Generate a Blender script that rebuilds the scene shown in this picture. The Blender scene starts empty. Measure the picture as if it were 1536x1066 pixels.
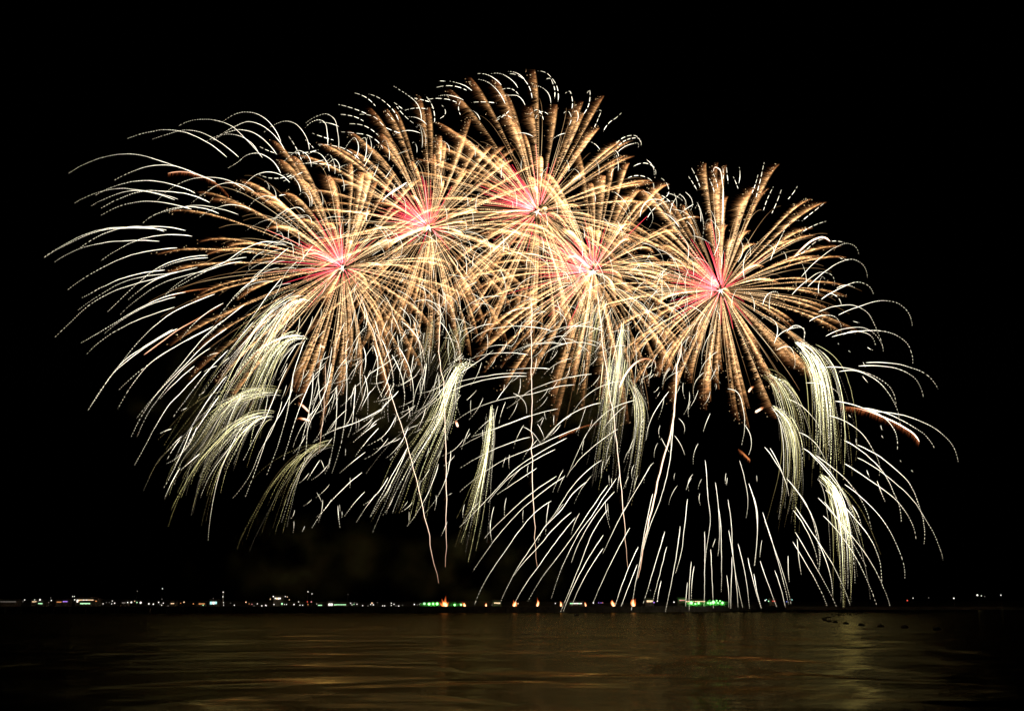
import bpy, math, random
import numpy as np
from mathutils import Vector

random.seed(7)
rng = np.random.default_rng(11)
sc = bpy.context.scene
COL = sc.collection

# ------------------------------------------------------------------ camera
F = 1507.0                      # focal length in photo pixels (photo 1536 x 1066)
HORIZON = 906.0
CAM_H = 4.5
PITCH = math.atan((HORIZON - 533.0) / F)
cam_data = bpy.data.cameras.new("camera")
cam = bpy.data.objects.new("camera", cam_data)
COL.objects.link(cam)
cam.location = (0, 0, CAM_H)
cam.rotation_euler = (math.radians(90) + PITCH, 0, 0)
cam_data.sensor_width = 36.0
cam_data.lens = F / 1536.0 * 36.0
cam_data.clip_end = 40000
cam_data.clip_start = 0.5
sc.camera = cam

# ------------------------------------------------------------------ night sky
world = bpy.data.worlds.new("World")
sc.world = world
world.use_nodes = True
wn = world.node_tree
sky = wn.nodes.new("ShaderNodeTexSky")
sky.sky_type = 'NISHITA'
sky.sun_disc = False
sky.sun_elevation = math.radians(-8)
sky.sun_rotation = math.radians(180)
wn.links.new(sky.outputs[0], wn.nodes["Background"].inputs[0])
wn.nodes["Background"].inputs[1].default_value = 0.0004

sc.view_settings.view_transform = 'Standard'
sc.view_settings.look = 'None'
sc.view_settings.exposure = 0.0
sc.view_settings.gamma = 1.0
cy = sc.cycles
cy.use_adaptive_sampling = False
cy.use_denoising = True
cy.denoiser = 'OPENIMAGEDENOISE'
cy.max_bounces = 4
cy.glossy_bounces = 2
cy.diffuse_bounces = 1
cy.volume_bounces = 0
cy.transparent_max_bounces = 96
cy.sample_clamp_indirect = 4.0
cy.volume_step_rate = 4.0
cy.volume_max_steps = 64

SP, CP = math.sin(PITCH), math.cos(PITCH)


def at(px, py, Y):
    """Place of a photo point at the distance Y metres away (numpy friendly)."""
    px = np.asarray(px, float); py = np.asarray(py, float)
    cx = (px - 768.0) / F
    cyy = (533.0 - py) / F
    dy = CP - cyy * SP
    dz = SP + cyy * CP
    k = Y / dy
    return np.stack([cx * k, np.broadcast_to(Y, np.shape(k)) * np.ones_like(k), CAM_H + dz * k], -1)


# ------------------------------------------------------------------ materials
def new_mat(name):
    m = bpy.data.materials.new(name)
    m.use_nodes = True
    return m, m.node_tree


def spark_mat(name, stops, gain, power=1.6, clear=False):
    """Glowing sparks: colour from how hot each point of the trail burns."""
    m, nt = new_mat(name)
    nt.nodes.clear()
    out = nt.nodes.new("ShaderNodeOutputMaterial")
    em = nt.nodes.new("ShaderNodeEmission")
    a = nt.nodes.new("ShaderNodeAttribute"); a.attribute_name = "burn_level"
    r = nt.nodes.new("ShaderNodeValToRGB")
    cr = r.color_ramp
    while len(cr.elements) > 1:
        cr.elements.remove(cr.elements[-1])
    cr.elements[0].position = stops[0][0]; cr.elements[0].color = (*stops[0][1], 1)
    for p, c in stops[1:]:
        e = cr.elements.new(p); e.color = (*c, 1)
    pw = nt.nodes.new("ShaderNodeMath"); pw.operation = 'POWER'; pw.inputs[1].default_value = power
    mu = nt.nodes.new("ShaderNodeMath"); mu.operation = 'MULTIPLY'; mu.inputs[1].default_value = gain
    L = nt.links.new
    L(a.outputs["Fac"], r.inputs[0]); L(a.outputs["Fac"], pw.inputs[0]); L(pw.outputs[0], mu.inputs[0])
    L(r.outputs[0], em.inputs[0]); L(mu.outputs[0], em.inputs[1])
    if clear:                      # thin glowing sparks hide nothing behind them
        tr = nt.nodes.new("ShaderNodeBsdfTransparent"); ad = nt.nodes.new("ShaderNodeAddShader")
        L(em.outputs[0], ad.inputs[0]); L(tr.outputs[0], ad.inputs[1]); L(ad.outputs[0], out.inputs[0])
    else:
        L(em.outputs[0], out.inputs[0])
    m.cycles.emission_sampling = 'NONE'
    return m


M_GOLD = spark_mat("gold_sparks", [(0.0, (0.42, 0.10, 0.03)), (0.25, (0.66, 0.33, 0.12)), (0.5, (0.94, 0.54, 0.25)),
                                   (0.8, (1.0, 0.73, 0.40)), (1.0, (1.0, 0.84, 0.56))], 0.84, 1.7, True)
M_RED = spark_mat("red_sparks", [(0.0, (0.5, 0.01, 0.02)), (0.6, (1.0, 0.07, 0.10)), (1.0, (1.0, 0.17, 0.19))], 1.45, 1.2, True)
M_WHITE = spark_mat("white_sparks", [(0.0, (0.5, 0.38, 0.24)), (0.4, (0.9, 0.80, 0.58)), (1.0, (1.0, 0.925, 0.76))], 3.1, 1.3)
M_GREEN = spark_mat("pale_green_sparks", [(0.0, (0.42, 0.22, 0.10)), (0.35, (0.86, 0.76, 0.30)), (1.0, (1.0, 0.98, 0.64))], 4.6, 1.5)
M_ROCKET = spark_mat("rocket_sparks", [(0.0, (0.4, 0.06, 0.02)), (0.4, (0.95, 0.54, 0.33)), (1.0, (1.0, 0.80, 0.60))], 3.0, 1.4)
M_COMET = spark_mat("orange_comet_sparks", [(0.0, (0.30, 0.05, 0.01)), (0.45, (0.75, 0.26, 0.09)), (1.0, (1.0, 0.80, 0.62))], 1.8, 1.6, True)
M_CORE = spark_mat("burst_core", [(0.0, (1.0, 0.5, 0.3)), (1.0, (1.0, 0.88, 0.72))], 2.6, 1.0)
M_FLAME = spark_mat("flame", [(0.0, (0.55, 0.05, 0.01)), (0.4, (1.0, 0.24, 0.05)), (0.8, (1.0, 0.6, 0.25)), (1.0, (1.0, 0.82, 0.55))], 2.0, 1.7)
M_FLAME.cycles.emission_sampling = 'AUTO'
M_FLAME_GLOW = spark_mat("flame_edge", [(0.0, (0.6, 0.05, 0.01)), (0.5, (1.0, 0.20, 0.04)), (1.0, (1.0, 0.42, 0.12))], 1.3, 1.4, True)


def lamp_mat(name, col, strength):
    m, nt = new_mat(name)
    nt.nodes.clear()
    out = nt.nodes.new("ShaderNodeOutputMaterial")
    em = nt.nodes.new("ShaderNodeEmission")
    em.inputs[0].default_value = (*col, 1); em.inputs[1].default_value = strength
    nt.links.new(em.outputs[0], out.inputs[0])
    m.cycles.emission_sampling = 'NONE'
    return m


LAMP = {
    'white': lamp_mat("white_lamp", (1.0, 0.93, 0.82), 1.6),
    'dim': lamp_mat("dim_lamp", (1.0, 0.88, 0.75), 0.28),
    'warm': lamp_mat("warm_lamp", (1.0, 0.66, 0.36), 1.5),
    'orange': lamp_mat("orange_lamp", (1.0, 0.38, 0.12), 1.0),
    'red': lamp_mat("red_lamp", (1.0, 0.12, 0.07), 1.0),
    'pink': lamp_mat("pink_lamp", (1.0, 0.35, 0.32), 1.0),
    'green': lamp_mat("green_lamp", (0.26, 1.0, 0.24), 3.8),
    'mint': lamp_mat("mint_lamp", (0.5, 1.0, 0.5), 1.5),
    'cyan': lamp_mat("cyan_lamp", (0.5, 1.0, 0.9), 1.3),
    'purple': lamp_mat("purple_lamp", (0.5, 0.25, 1.0), 1.2),
    'blue': lamp_mat("blue_lamp", (0.15, 0.2, 1.0), 0.9),
}


def dark_mat(name, col, rough, scale, bump=0.3):
    m, nt = new_mat(name)
    b = nt.nodes["Principled BSDF"]
    tc = nt.nodes.new("ShaderNodeTexCoord")
    n = nt.nodes.new("ShaderNodeTexNoise"); n.inputs["Scale"].default_value = scale; n.inputs["Detail"].default_value = 6
    r = nt.nodes.new("ShaderNodeValToRGB")
    r.color_ramp.elements[0].position = 0.3; r.color_ramp.elements[1].position = 0.75
    r.color_ramp.elements[0].color = (*[c * 0.55 for c in col], 1)
    r.color_ramp.elements[1].color = (*[min(1, c * 1.4) for c in col], 1)
    bp = nt.nodes.new("ShaderNodeBump"); bp.inputs["Strength"].default_value = bump
    L = nt.links.new
    L(tc.outputs["Object"], n.inputs["Vector"]); L(n.outputs["Fac"], r.inputs[0]); L(r.outputs[0], b.inputs["Base Color"])
    L(n.outputs["Fac"], bp.inputs["Height"]); L(bp.outputs[0], b.inputs["Normal"])
    b.inputs["Roughness"].default_value = rough
    return m


M_LAND = dark_mat("shore_ground", (0.07, 0.065, 0.05), 0.95, 0.08)
M_CONC = dark_mat("pier_concrete", (0.12, 0.115, 0.10), 0.9, 0.4)
M_WALL = dark_mat("building_wall", (0.25, 0.24, 0.22), 0.85, 0.5, 0.1)
M_ROOF = dark_mat("building_roof", (0.08, 0.07, 0.065), 0.8, 0.7, 0.1)
M_POLE = dark_mat("lamp_pole", (0.06, 0.06, 0.06), 0.5, 3.0, 0.05)
M_BUOY = dark_mat("buoy_plastic", (0.035, 0.018, 0.012), 0.75, 2.0, 0.1)
M_LEAF = dark_mat("added_leaves", (0.05, 0.08, 0.03), 0.8, 1.2, 0.4)  # for the foliage added behind the green lamps

# water
M_WATER, nt = new_mat("sea_water")
nt.nodes.clear()
out = nt.nodes.new("ShaderNodeOutputMaterial")
gl = nt.nodes.new("ShaderNodeBsdfGlossy"); gl.distribution = 'GGX'
gl.inputs["Color"].default_value = (0.30, 0.25, 0.11, 1)      # tint put into the reflections to dim and brown them
gl.inputs["Roughness"].default_value = 0.175
df = nt.nodes.new("ShaderNodeBsdfDiffuse"); df.inputs["Color"].default_value = (0.003, 0.0025, 0.0015, 1)
fr = nt.nodes.new("ShaderNodeFresnel"); fr.inputs["IOR"].default_value = 1.33
mx = nt.nodes.new("ShaderNodeMixShader")
nt.links.new(fr.outputs[0], mx.inputs[0]); nt.links.new(df.outputs[0], mx.inputs[1]); nt.links.new(gl.outputs[0], mx.inputs[2])
nt.links.new(mx.outputs[0], out.inputs[0])
tc = nt.nodes.new("ShaderNodeTexCoord")


def wave(scale_x, scale_y, detail, strength, dist, prev=None):
    mp = nt.nodes.new("ShaderNodeMapping"); mp.inputs["Scale"].default_value = (scale_x, scale_y, 1)
    n = nt.nodes.new("ShaderNodeTexNoise"); n.inputs["Scale"].default_value = 1; n.inputs["Detail"].default_value = detail
    n.inputs["Distortion"].default_value = 0.6
    bp = nt.nodes.new("ShaderNodeBump"); bp.inputs["Strength"].default_value = strength; bp.inputs["Distance"].default_value = dist
    nt.links.new(tc.outputs["Object"], mp.inputs[0]); nt.links.new(mp.outputs[0], n.inputs["Vector"])
    nt.links.new(n.outputs["Fac"], bp.inputs["Height"])
    if prev is not None:
        nt.links.new(prev.outputs[0], bp.inputs["Normal"])
    return bp


w1 = wave(0.045, 0.06, 2.2, 1.0, 3.4)
w2 = wave(0.09, 0.5, 3.0, 1.0, 0.13, w1)
for q_ in (gl, df, fr):
    nt.links.new(w2.outputs[0], q_.inputs["Normal"])


# ------------------------------------------------------------------ mesh helpers
class Geo:
    def __init__(self):
        self.v, self.t, self.h, self.n = [], [], [], 0

    def add(self, v, t, h):
        v = np.asarray(v, float)
        self.v.append(v); self.t.append(np.asarray(t, int) + self.n)
        self.h.append(np.broadcast_to(h, (len(v),)).astype(float)); self.n += len(v)

    def tube(self, P, R, H, sides=3):
        """A tube along points P with a radius and a heat per point; capped; returns index of its first vertex."""
        P = np.asarray(P, float); n = len(P)
        T = np.gradient(P, axis=0)
        T /= np.linalg.norm(T, axis=1, keepdims=True) + 1e-9
        up = np.array([0.0, 1.0, 0.0])
        A = np.cross(T, up); ln = np.linalg.norm(A, axis=1, keepdims=True)
        A = np.where(ln > 1e-3, A / (ln + 1e-9), np.array([1.0, 0, 0]))
        B = np.cross(T, A)
        ang = np.arange(sides) * 2 * math.pi / sides + 0.5
        ring = (A[:, None, :] * np.cos(ang)[None, :, None] + B[:, None, :] * np.sin(ang)[None, :, None])
        V = P[:, None, :] + ring * np.asarray(R, float).reshape(-1, 1, 1)
        V = V.reshape(-1, 3)
        i = np.arange(n - 1)[:, None] * sides + np.arange(sides)[None, :]
        j = np.arange(n - 1)[:, None] * sides + (np.arange(sides)[None, :] + 1) % sides
        a, bb, c, d = i.ravel(), j.ravel(), (i + sides).ravel(), (j + sides).ravel()
        t = np.concatenate([np.stack([a, bb, d], 1), np.stack([a, d, c], 1)])
        caps = []
        for k in range(1, sides - 1):
            caps.append([0, k + 1, k]); o = (n - 1) * sides; caps.append([o, o + k, o + k + 1])
        t = np.concatenate([t, np.array(caps)])
        start = self.n
        self.add(V, t, np.repeat(np.broadcast_to(H, (n,)), sides))
        return start

    def needles(self, S, E, R, H0, H1, root=None):
        """Many thin sparks from S to E. root: vertex index each spark is attached to."""
        n = len(S)
        D = E - S
        A = np.cross(D, np.array([0, 1.0, 0])); A /= np.linalg.norm(A, axis=1, keepdims=True) + 1e-9
        B = np.array([0, 1.0, 0])
        R = np.broadcast_to(R, (n,)).reshape(-1, 1)
        mid = S + D * 0.22
        V = np.stack([mid + A * R, mid - A * R * 0.6 + B * R, mid - A * R * 0.6 - B * R, E], 1)
        base = np.arange(n) * 4
        t = [np.stack([base, base + 1, base + 3], 1), np.stack([base + 1, base + 2, base + 3], 1), np.stack([base + 2, base, base + 3], 1)]
        H = np.stack([H0, H0, H0, H1], 1).reshape(-1)
        if root is not None:
            r = np.asarray(root) - self.n          # attach the tip to the trail itself
            t += [np.stack([base, r, base + 1], 1), np.stack([base + 1, r, base + 2], 1), np.stack([base + 2, r, base], 1)]
        self.add(V.reshape(-1, 3), np.concatenate(t), H)

    def build(self, name, mat, parent=None, origin=None):
        v = np.concatenate(self.v); t = np.concatenate(self.t); h = np.concatenate(self.h)
        me = bpy.data.meshes.new(name)
        if origin is not None:
            v = v - np.asarray(origin)
        me.vertices.add(len(v)); me.vertices.foreach_set("co", v.astype(np.float32).ravel())
        me.loops.add(len(t) * 3); me.loops.foreach_set("vertex_index", t.astype(np.int32).ravel())
        me.polygons.add(len(t))
        me.polygons.foreach_set("loop_start", np.arange(0, len(t) * 3, 3, dtype=np.int32))
        at_ = me.attributes.new("burn_level", 'FLOAT', 'POINT')
        at_.data.foreach_set("value", h.astype(np.float32))
        me.update(calc_edges=True)
        me.materials.append(mat)
        o = bpy.data.objects.new(name, me)
        COL.objects.link(o)
        if parent is not None:
            o.parent = parent
        elif origin is not None:
            o.location = origin
        return o


def thing(name, label, cat, loc, group=None):
    o = bpy.data.objects.new(name, None)
    COL.objects.link(o); o.location = loc; o.empty_display_size = 2
    o["label"] = label; o["category"] = cat
    if group:
        o["group"] = group
    return o


def solid(name, verts, faces, mat, parent=None, smooth=False):
    me = bpy.data.meshes.new(name)
    me.from_pydata([tuple(map(float, p)) for p in verts], [], [tuple(int(i) for i in f) for f in faces])
    me.update()
    me.materials.append(mat)
    if smooth:
        me.polygons.foreach_set("use_smooth", [True] * len(me.polygons))
    o = bpy.data.objects.new(name, me)
    COL.objects.link(o)
    if parent is not None:
        o.parent = parent
    return o


def box_data(x0, x1, y0, y1, z0, z1):
    v = [(x0, y0, z0), (x1, y0, z0), (x1, y1, z0), (x0, y1, z0), (x0, y0, z1), (x1, y0, z1), (x1, y1, z1), (x0, y1, z1)]
    f = [(0, 3, 2, 1), (4, 5, 6, 7), (0, 1, 5, 4), (1, 2, 6, 5), (2, 3, 7, 6), (3, 0, 4, 7)]
    return v, f


def lathe(profile, seg, cx=0, cy_=0, cz=0):
    """profile: (radius, z) pairs from bottom to top."""
    v, f = [], []
    for r, z in profile:
        for k in range(seg):
            a = 2 * math.pi * k / seg
            v.append((cx + r * math.cos(a), cy_ + r * math.sin(a), cz + z))
    for i in range(len(profile) - 1):
        for k in range(seg):
            k2 = (k + 1) % seg
            f.append((i * seg + k, i * seg + k2, (i + 1) * seg + k2, (i + 1) * seg + k))
    f.append(tuple(reversed(range(seg))))
    f.append(tuple((len(profile) - 1) * seg + k for k in range(seg)))
    return v, f


# ------------------------------------------------------------------ setting: water and far shore
v = [(-9000, -60, 0), (9000, -60, 0), (9000, 16000, 0), (-9000, 16000, 0)]
water = solid("water", v, [(0, 1, 2, 3)], M_WATER)
water["kind"] = "structure"; water["label"] = "dark rippled sea water under the fireworks"

nx = 160
xs = np.linspace(-2600, 2600, nx)
v, f = [], []
rows = [(903, -1.0), (907, 2.0), (960, 2.6), (1150, 5.0), (1500, 9.0), (2200, 10.0)]
for yi, (y, z) in enumerate(rows):
    for x in xs:
        wob = 6 * math.sin(x * 0.004 + yi) if yi < 2 else 0
        rise = 0.0 if yi < 3 else 2.0 * math.sin(x * 0.0031 + yi) + 1.4 * math.sin(x * 0.011 + 2 * yi)
        v.append((x, y + wob * 0.2, z + rise))
for yi in range(len(rows) - 1):
    for i in range(nx - 1):
        f.append((yi * nx + i, yi * nx + i + 1, (yi + 1) * nx + i + 1, (yi + 1) * nx + i))
shore = solid("shore", v, f, M_LAND)
shore["kind"] = "structure"; shore["label"] = "low dark far shore behind the lights"

# long low pier carrying the launch fires
path = [(-60, 560), (240, 560), (620, 565), (800, 580), (950, 600), (1060, 660), (1125, 780), (1178, 895)]
pier = thing("pier", "long low black pier along the water line, launch fires burning along its top", "pier", (0, 570, 0))
v, f = [], []
for px, Y in path:
    c = at(px, 908, Y)
    for dy, z in ((0, -1.0), (0.4, 3.05), (9.0, 3.05), (9.4, -1.0)):
        v.append((c[0], c[1] + dy - 570, z))
for i in range(len(path) - 1):
    for k in range(4):
        k2 = (k + 1) % 4
        f.append((i * 4 + k, (i + 1) * 4 + k, (i + 1) * 4 + k2, i * 4 + k2))
f.append((0, 1, 2, 3)); o = (len(path) - 1) * 4; f.append((o + 3, o + 2, o + 1, o))
solid("deck", v, f, M_CONC, pier)
v, f = [], []
for px, Y in path:
    c = at(px, 908, Y)
    for dy, z in ((0.5, 3.052), (0.5, 3.5), (1.0, 3.5), (1.0, 3.052)):
        v.append((c[0], c[1] + dy - 570, z))
for i in range(len(path) - 1):
    for k in range(4):
        k2 = (k + 1) % 4
        f.append((i * 4 + k, (i + 1) * 4 + k, (i + 1) * 4 + k2, i * 4 + k2))
f.append((0, 1, 2, 3)); o = (len(path) - 1) * 4; f.append((o + 3, o + 2, o + 1, o))
solid("parapet", v, f, M_CONC, pier)
for k in range(40):
    s = k / 39.0 * 0.8
    px = -40 + s * 1180
    Y = np.interp(px, [p[0] for p in path], [p[1] for p in path])
    c = at(px, 908, Y)
    vv, ff = lathe([(0.34, -1.0), (0.32, 1.2), (0.30, 2.7)], 8, c[0], c[1] - 0.45 - 570, 0)
    solid("fender_pile", vv, ff, M_POLE, pier)


# ------------------------------------------------------------------ curves traced from the photograph
def curve(flat, step=0.8):
    """Smooth line through photo points x,y,x,y,...; points every `step` photo pixels."""
    P = np.array(flat, float).reshape(-1, 2)
    if len(P) == 2:
        m = P.mean(0) + np.array([(P[1] - P[0])[1], -(P[1] - P[0])[0]]) * -0.02
        P = np.array([P[0], m, P[1]])
    d = np.r_[0, np.cumsum(np.linalg.norm(np.diff(P, axis=0), axis=1))]
    n = len(P)
    T = np.zeros_like(P)                       # finite-difference tangents, cubic Hermite
    for i in range(n):
        if i == 0:
            T[i] = (P[1] - P[0]) / (d[1] - d[0])
        elif i == n - 1:
            T[i] = (P[-1] - P[-2]) / (d[-1] - d[-2])
        else:
            a = (P[i] - P[i - 1]) / (d[i] - d[i - 1]); c = (P[i + 1] - P[i]) / (d[i + 1] - d[i])
            w = (d[i] - d[i - 1]) / (d[i + 1] - d[i - 1])
            T[i] = a * (1 - w) + c * w
    if n > 2:
        T[0] = 2 * (P[1] - P[0]) / (d[1] - d[0]) - T[1]
        T[-1] = 2 * (P[-1] - P[-2]) / (d[-1] - d[-2]) - T[-2]
    s = np.linspace(0, d[-1], max(6, int(d[-1] / step)))
    k = np.clip(np.searchsorted(d, s, side='right') - 1, 0, n - 2)
    h = (d[k + 1] - d[k])[:, None]; u = ((s - d[k])[:, None]) / h
    a, bq = P[k], P[k + 1]
    out = ((2 * u**3 - 3 * u**2 + 1) * a + (u**3 - 2 * u**2 + u) * h * T[k] + (-2 * u**3 + 3 * u**2) * bq + (u**3 - u**2) * h * T[k + 1])
    return out, s, d[-1]


def trail(flat, name, mat, parent, origin, r=0.30, style='fade', bright=1.0, Y0=620.0, spread=45.0, wob=0.35, dotp=3.9, late=0.0):
    """One glowing spark trail: bright where it lights up, breaking into dots where it dies."""
    P, s, L = curve(flat)
    n = len(P)
    u = s / max(L, 1e-6)
    P = P + np.stack([np.interp(s, np.linspace(0, L, max(3, int(L / 9))), rng.normal(0, wob * 0.5, max(3, int(L / 9)))) for _ in range(2)], 1)
    Ya = Y0 + rng.uniform(-spread, spread)
    Yb = Ya + rng.uniform(-0.35, 0.35) * L * 0.41
    W = at(P[:, 0], P[:, 1], Ya + (Yb - Ya) * u)
    tw = np.interp(s, np.linspace(0, L, max(4, int(L / 6))), rng.uniform(0.78, 1.12, max(4, int(L / 6))))
    R = r * (1.0 - 0.42 * u) * tw * np.minimum(1, 0.35 + s / 9.0)
    H = bright * (1.0 - 0.5 * u ** 1.4) * np.interp(s, np.linspace(0, L, max(4, int(L / 8))), rng.uniform(0.85, 1.05, max(4, int(L / 8))))
    if style in ('fade', 'dots', 'dash'):
        per = dotp * rng.uniform(0.75, 1.3)
        ph = s / per + 0.7 * np.sin(s / 11.0 + rng.uniform(0, 6)) + 0.5 * np.sin(s / 4.3 + rng.uniform(0, 6)) * 0.5
        duty = 0.5
        if style == 'dash':
            per = rng.uniform(8, 13); ph = s / per + 0.3 * np.sin(s / 23.0 + rng.uniform(0, 6)); duty = 0.68
            on_from = 0.0
        else:
            on_from = late if late else (rng.uniform(0.35, 0.62) if style == 'fade' else 0.0)
        off = ((ph % 1.0) > duty) & (u > on_from)
        if style == 'fade':
            depth = np.clip((u - on_from) / 0.3, 0.25, 1)
        else:
            depth = np.ones(n)
        R = np.where(off, R * (1 - 0.95 * depth), R * (1.08 if style == 'dash' else 1.0))
        H = np.where(off, H * (1 - 0.6 * depth), H)
    g = Geo()
    g.tube(W, R, H, 3)
    return g.build(name, mat, parent, origin)


# ------------------------------------------------------------------ white shells: long falling trails (photo points, bright end first)
LEFT_HIGH = """323 273 260 248 190 231 143 240 103 260|293 262 260 249 235 248 202 256 171 271|293 290 263 278 218 271 180 277 142 294
267 299 220 287 177 283 147 289 111 305|262 300 227 289 200 286 168 294 137 309|315 304 270 289 244 287 213 287 182 297 152 312
287 314 252 305 217 302 187 307 152 323|357 322 320 311 293 308 262 314 227 325 212 337|328 320 295 311 270 311 242 318 223 327
367 285 337 269 312 266 287 269 258 282 236 301|381 287 353 275 328 277 307 290 287 305|377 315 347 307 327 311 298 327
340 236 308 212 278 199 247 195 220 199 191 208|358 236 327 212 295 197 273 196 250 202 229 209|394 237 370 210 343 187 320 180 300 179 283 182 267 190
422 214 412 194 393 175 370 168 352 172 336 182|427 225 408 200 390 187 372 183 352 190 333 201 317 212|415 232 397 211 377 198 357 195 337 200 310 212
387 227 368 208 350 202 333 203 320 212|421 260 408 241 387 230 370 233 357 243 342 252|435 274 420 262 402 258 383 263 367 277 355 289
464 224 455 198 443 186 428 182 412 187 396 199|467 250 460 232 448 226 437 232 427 242|508 223 507 200 500 177 489 171 477 174 458 185
492 217 491 200 486 183 478 180 468 183 458 192|494 257 490 243 480 231 470 228 460 233 443 245|509 257 508 245 502 239 495 243 485 255
533 238 536 213 532 207 523 215 517 225|546 242 550 220 547 207 542 209 537 217|546 250 557 230 562 220|560 265 569 242|577 268 591 247|573 303 598 280 611 274 604 284
424 307 412 297 398 294 383 300 372 313|457 318 446 311 436 314 426 322 419 329|451 288 444 270 434 262 424 264"""
LEFT_LOW = """278 346 244 340 207 341 160 343 127 352 93 369 67 385|250 345 202 342 152 346 110 362 65 387|246 347 210 340 185 342 153 352 120 372
239 362 190 361 150 365 110 377 82 393|288 354 260 352 227 355 202 362 185 370 152 391|266 372 227 376 190 385 152 402 101 435
247 405 218 409 185 417 153 431 123 447|296 401 260 409 215 415 185 423 152 441 117 465|269 407 235 417 202 426 168 438 135 457 107 482 82 506
312 383 277 387 240 400 210 422 187 443 162 467|312 387 285 389 252 398 227 410|254 412 227 423 210 435 191 451|363 392 337 397 313 405 283 412 243 425 215 442 180 472
417 364 395 363 370 372 337 393 303 410 270 428 245 444|370 386 345 390 320 400 283 415 247 443|278 438 243 447 210 462 160 492 122 514
263 446 227 456 202 468 157 500|262 461 227 472 193 486 160 505 129 532|322 441 287 455 257 470 227 493 197 525 177 551|259 494 218 519 185 542 160 573 132 615
266 493 227 515 190 542 168 562 152 585 133 614|320 489 287 507 268 517 235 537 225 545 202 572 177 613|315 492 268 517 222 547 178 585
335 480 307 505 273 545 252 570 220 608 205 627|340 493 307 517 273 552 240 585 197 655|315 522 282 547 257 573 218 628 206 654|292 549 265 572 240 598
302 557 273 587 253 608 233 640 217 670 202 697|342 525 307 562 287 588 260 625|380 483 353 515 327 552|422 418 400 445 378 477 358 507
470 368 453 390 438 410|433 372 403 397 362 437 335 465 323 483|387 417 353 443 337 465|367 457 337 480 307 507|335 455 300 477 273 507|339 493 320 507 306 520
340 564 310 603 277 658 262 690|328 595 293 647 263 697|295 640 272 680 250 695|288 640 265 695 246 731|270 702 258 722 247 747|273 654 262 664 252 676|300 680 288 690 270 706
344 536 338 541 330 549|327 529 318 531 310 535|325 549 315 552 305 558|257 643 248 646 240 650|280 612 272 616|306 588 298 593|270 658 250 690"""
LEFT_FALL = """416 583 398 627 382 657 365 690|423 602 407 647 390 677 377 708 349 747|439 584 421 620 403 650 390 687 368 745|458 510 440 563 432 613 420 658 410 687 400 712
470 560 467 597 462 625 458 640 450 670 438 697|497 545 487 590 463 640 457 687 451 705|519 540 519 611 514 653 498 709|505 580 503 644 493 701|533 577 531 610 527 640 522 655
468 570 450 610 437 650 425 690|482 540 474 580 466 610|543 708 513 734 468 791|547 737 516 775|564 741 534 784|610 674 586 726 554 777|582 716 565 741 545 757|593 626 572 656 551 668
565 635 530 663|568 642 533 684|548 678 510 709|575 612 541 630 485 653 471 663|507 758 510 791|612 670 588 713 555 775|676 676 668 720 637 770|658 695 638 747 610 790
620 480 630 522 633 555 632 593|602 482 623 502 635 530 637 567|572 507 583 535 590 572 588 600|562 480 570 507 575 530|588 532 603 567 607 593 603 622|598 520 610 542 618 567 620 593 618 623
560 518 567 547 565 573 573 597 577 622|660 482 677 510 682 532 680 550|547 563 552 597 550 630|545 520 548 548 540 570|612 640 600 668 585 690|598 586 585 600 565 620 545 632
556 560 575 548 600 530 620 520|556 640 566 630 577 625|500 590 488 610 470 622|531 588 520 602 510 610|572 656 575 663|480 690 470 705 461 720|455 590 440 600 430 615
640 545 634 580 622 620|588 470 600 500 604 530|446 515 430 540 420 560|431 552 420 575 412 600|498 520 492 560 484 600|556 586 548 600 541 616|585 560 575 585 565 600"""
CENTRE = """870 640 835 655 797 672 757 689 723 710 690 737|850 657 807 680 773 703 745 733 707 773 690 790|833 674 798 692 762 718 732 753|805 702 773 723 745 742
835 714 790 745 757 775 735 797 727 807|847 714 807 743 773 773 752 797 732 823 709 857|827 751 798 773 778 797 757 827 730 867 712 905|902 690 873 713 853 737 832 770 813 797 807 813
880 722 857 743 843 763 820 787 797 820 770 862 750 905|857 768 828 795 810 817 790 838 770 863|863 776 828 820 807 850 790 873 766 917|912 727 887 762 867 793 840 830 810 870 792 901
925 717 907 743 890 770 870 797 850 835 827 897|922 737 893 772 867 817 857 843|912 763 890 797 868 852 841 917|905 802 868 863 845 916|905 822 873 873 858 907|938 760 915 807 904 830
795 655 762 665 728 680 690 702|837 613 800 622 765 635 732 648 690 670|887 561 852 566 815 577 793 587 775 602 760 612|862 577 835 580 800 590 760 597 723 608 682 632 665 647
930 572 910 576 880 593 860 617|901 604 868 615 840 633 820 657|953 600 918 613 893 633 877 657|938 608 918 627 902 647|908 620 882 647 867 677 853 710|927 643 887 672 865 693 850 715
857 622 835 638 815 662|905 497 887 491 863 489 835 494 802 512|828 496 793 490 760 490 732 495 707 510|895 519 868 513 843 517 815 532|847 516 815 515 787 520 760 533
825 553 795 552 760 556|790 560 757 560 723 565 682 575 657 588 640 607 620 620|790 564 748 566 707 575 673 588 640 612 623 628|792 532 757 529 732 531 707 538|795 623 757 637 707 655
1003 587 990 605 976 630 969 660|977 697 950 742 927 782 905 829|945 791 922 833 890 903|957 820 933 877 920 917|956 846 940 887 929 916|1010 620 1008 662 1003 700 990 750 978 780 965 823 947 915
979 740 967 797 962 827 955 870|1018 627 1027 642 1026 650|1012 653 1020 665 1027 682|1065 620 1055 647|1092 583 1107 589 1114 610 1117 640 1112 668|1117 637 1127 660 1123 682|992 657 1005 680|1037 716 1029 734
690 560 720 540 740 525|700 600 715 585|745 600 760 580 775 560|760 470 790 462 820 470|770 590 785 600 790 620|785 640 800 650 812 668|806 636 813 648 817 660"""
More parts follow.
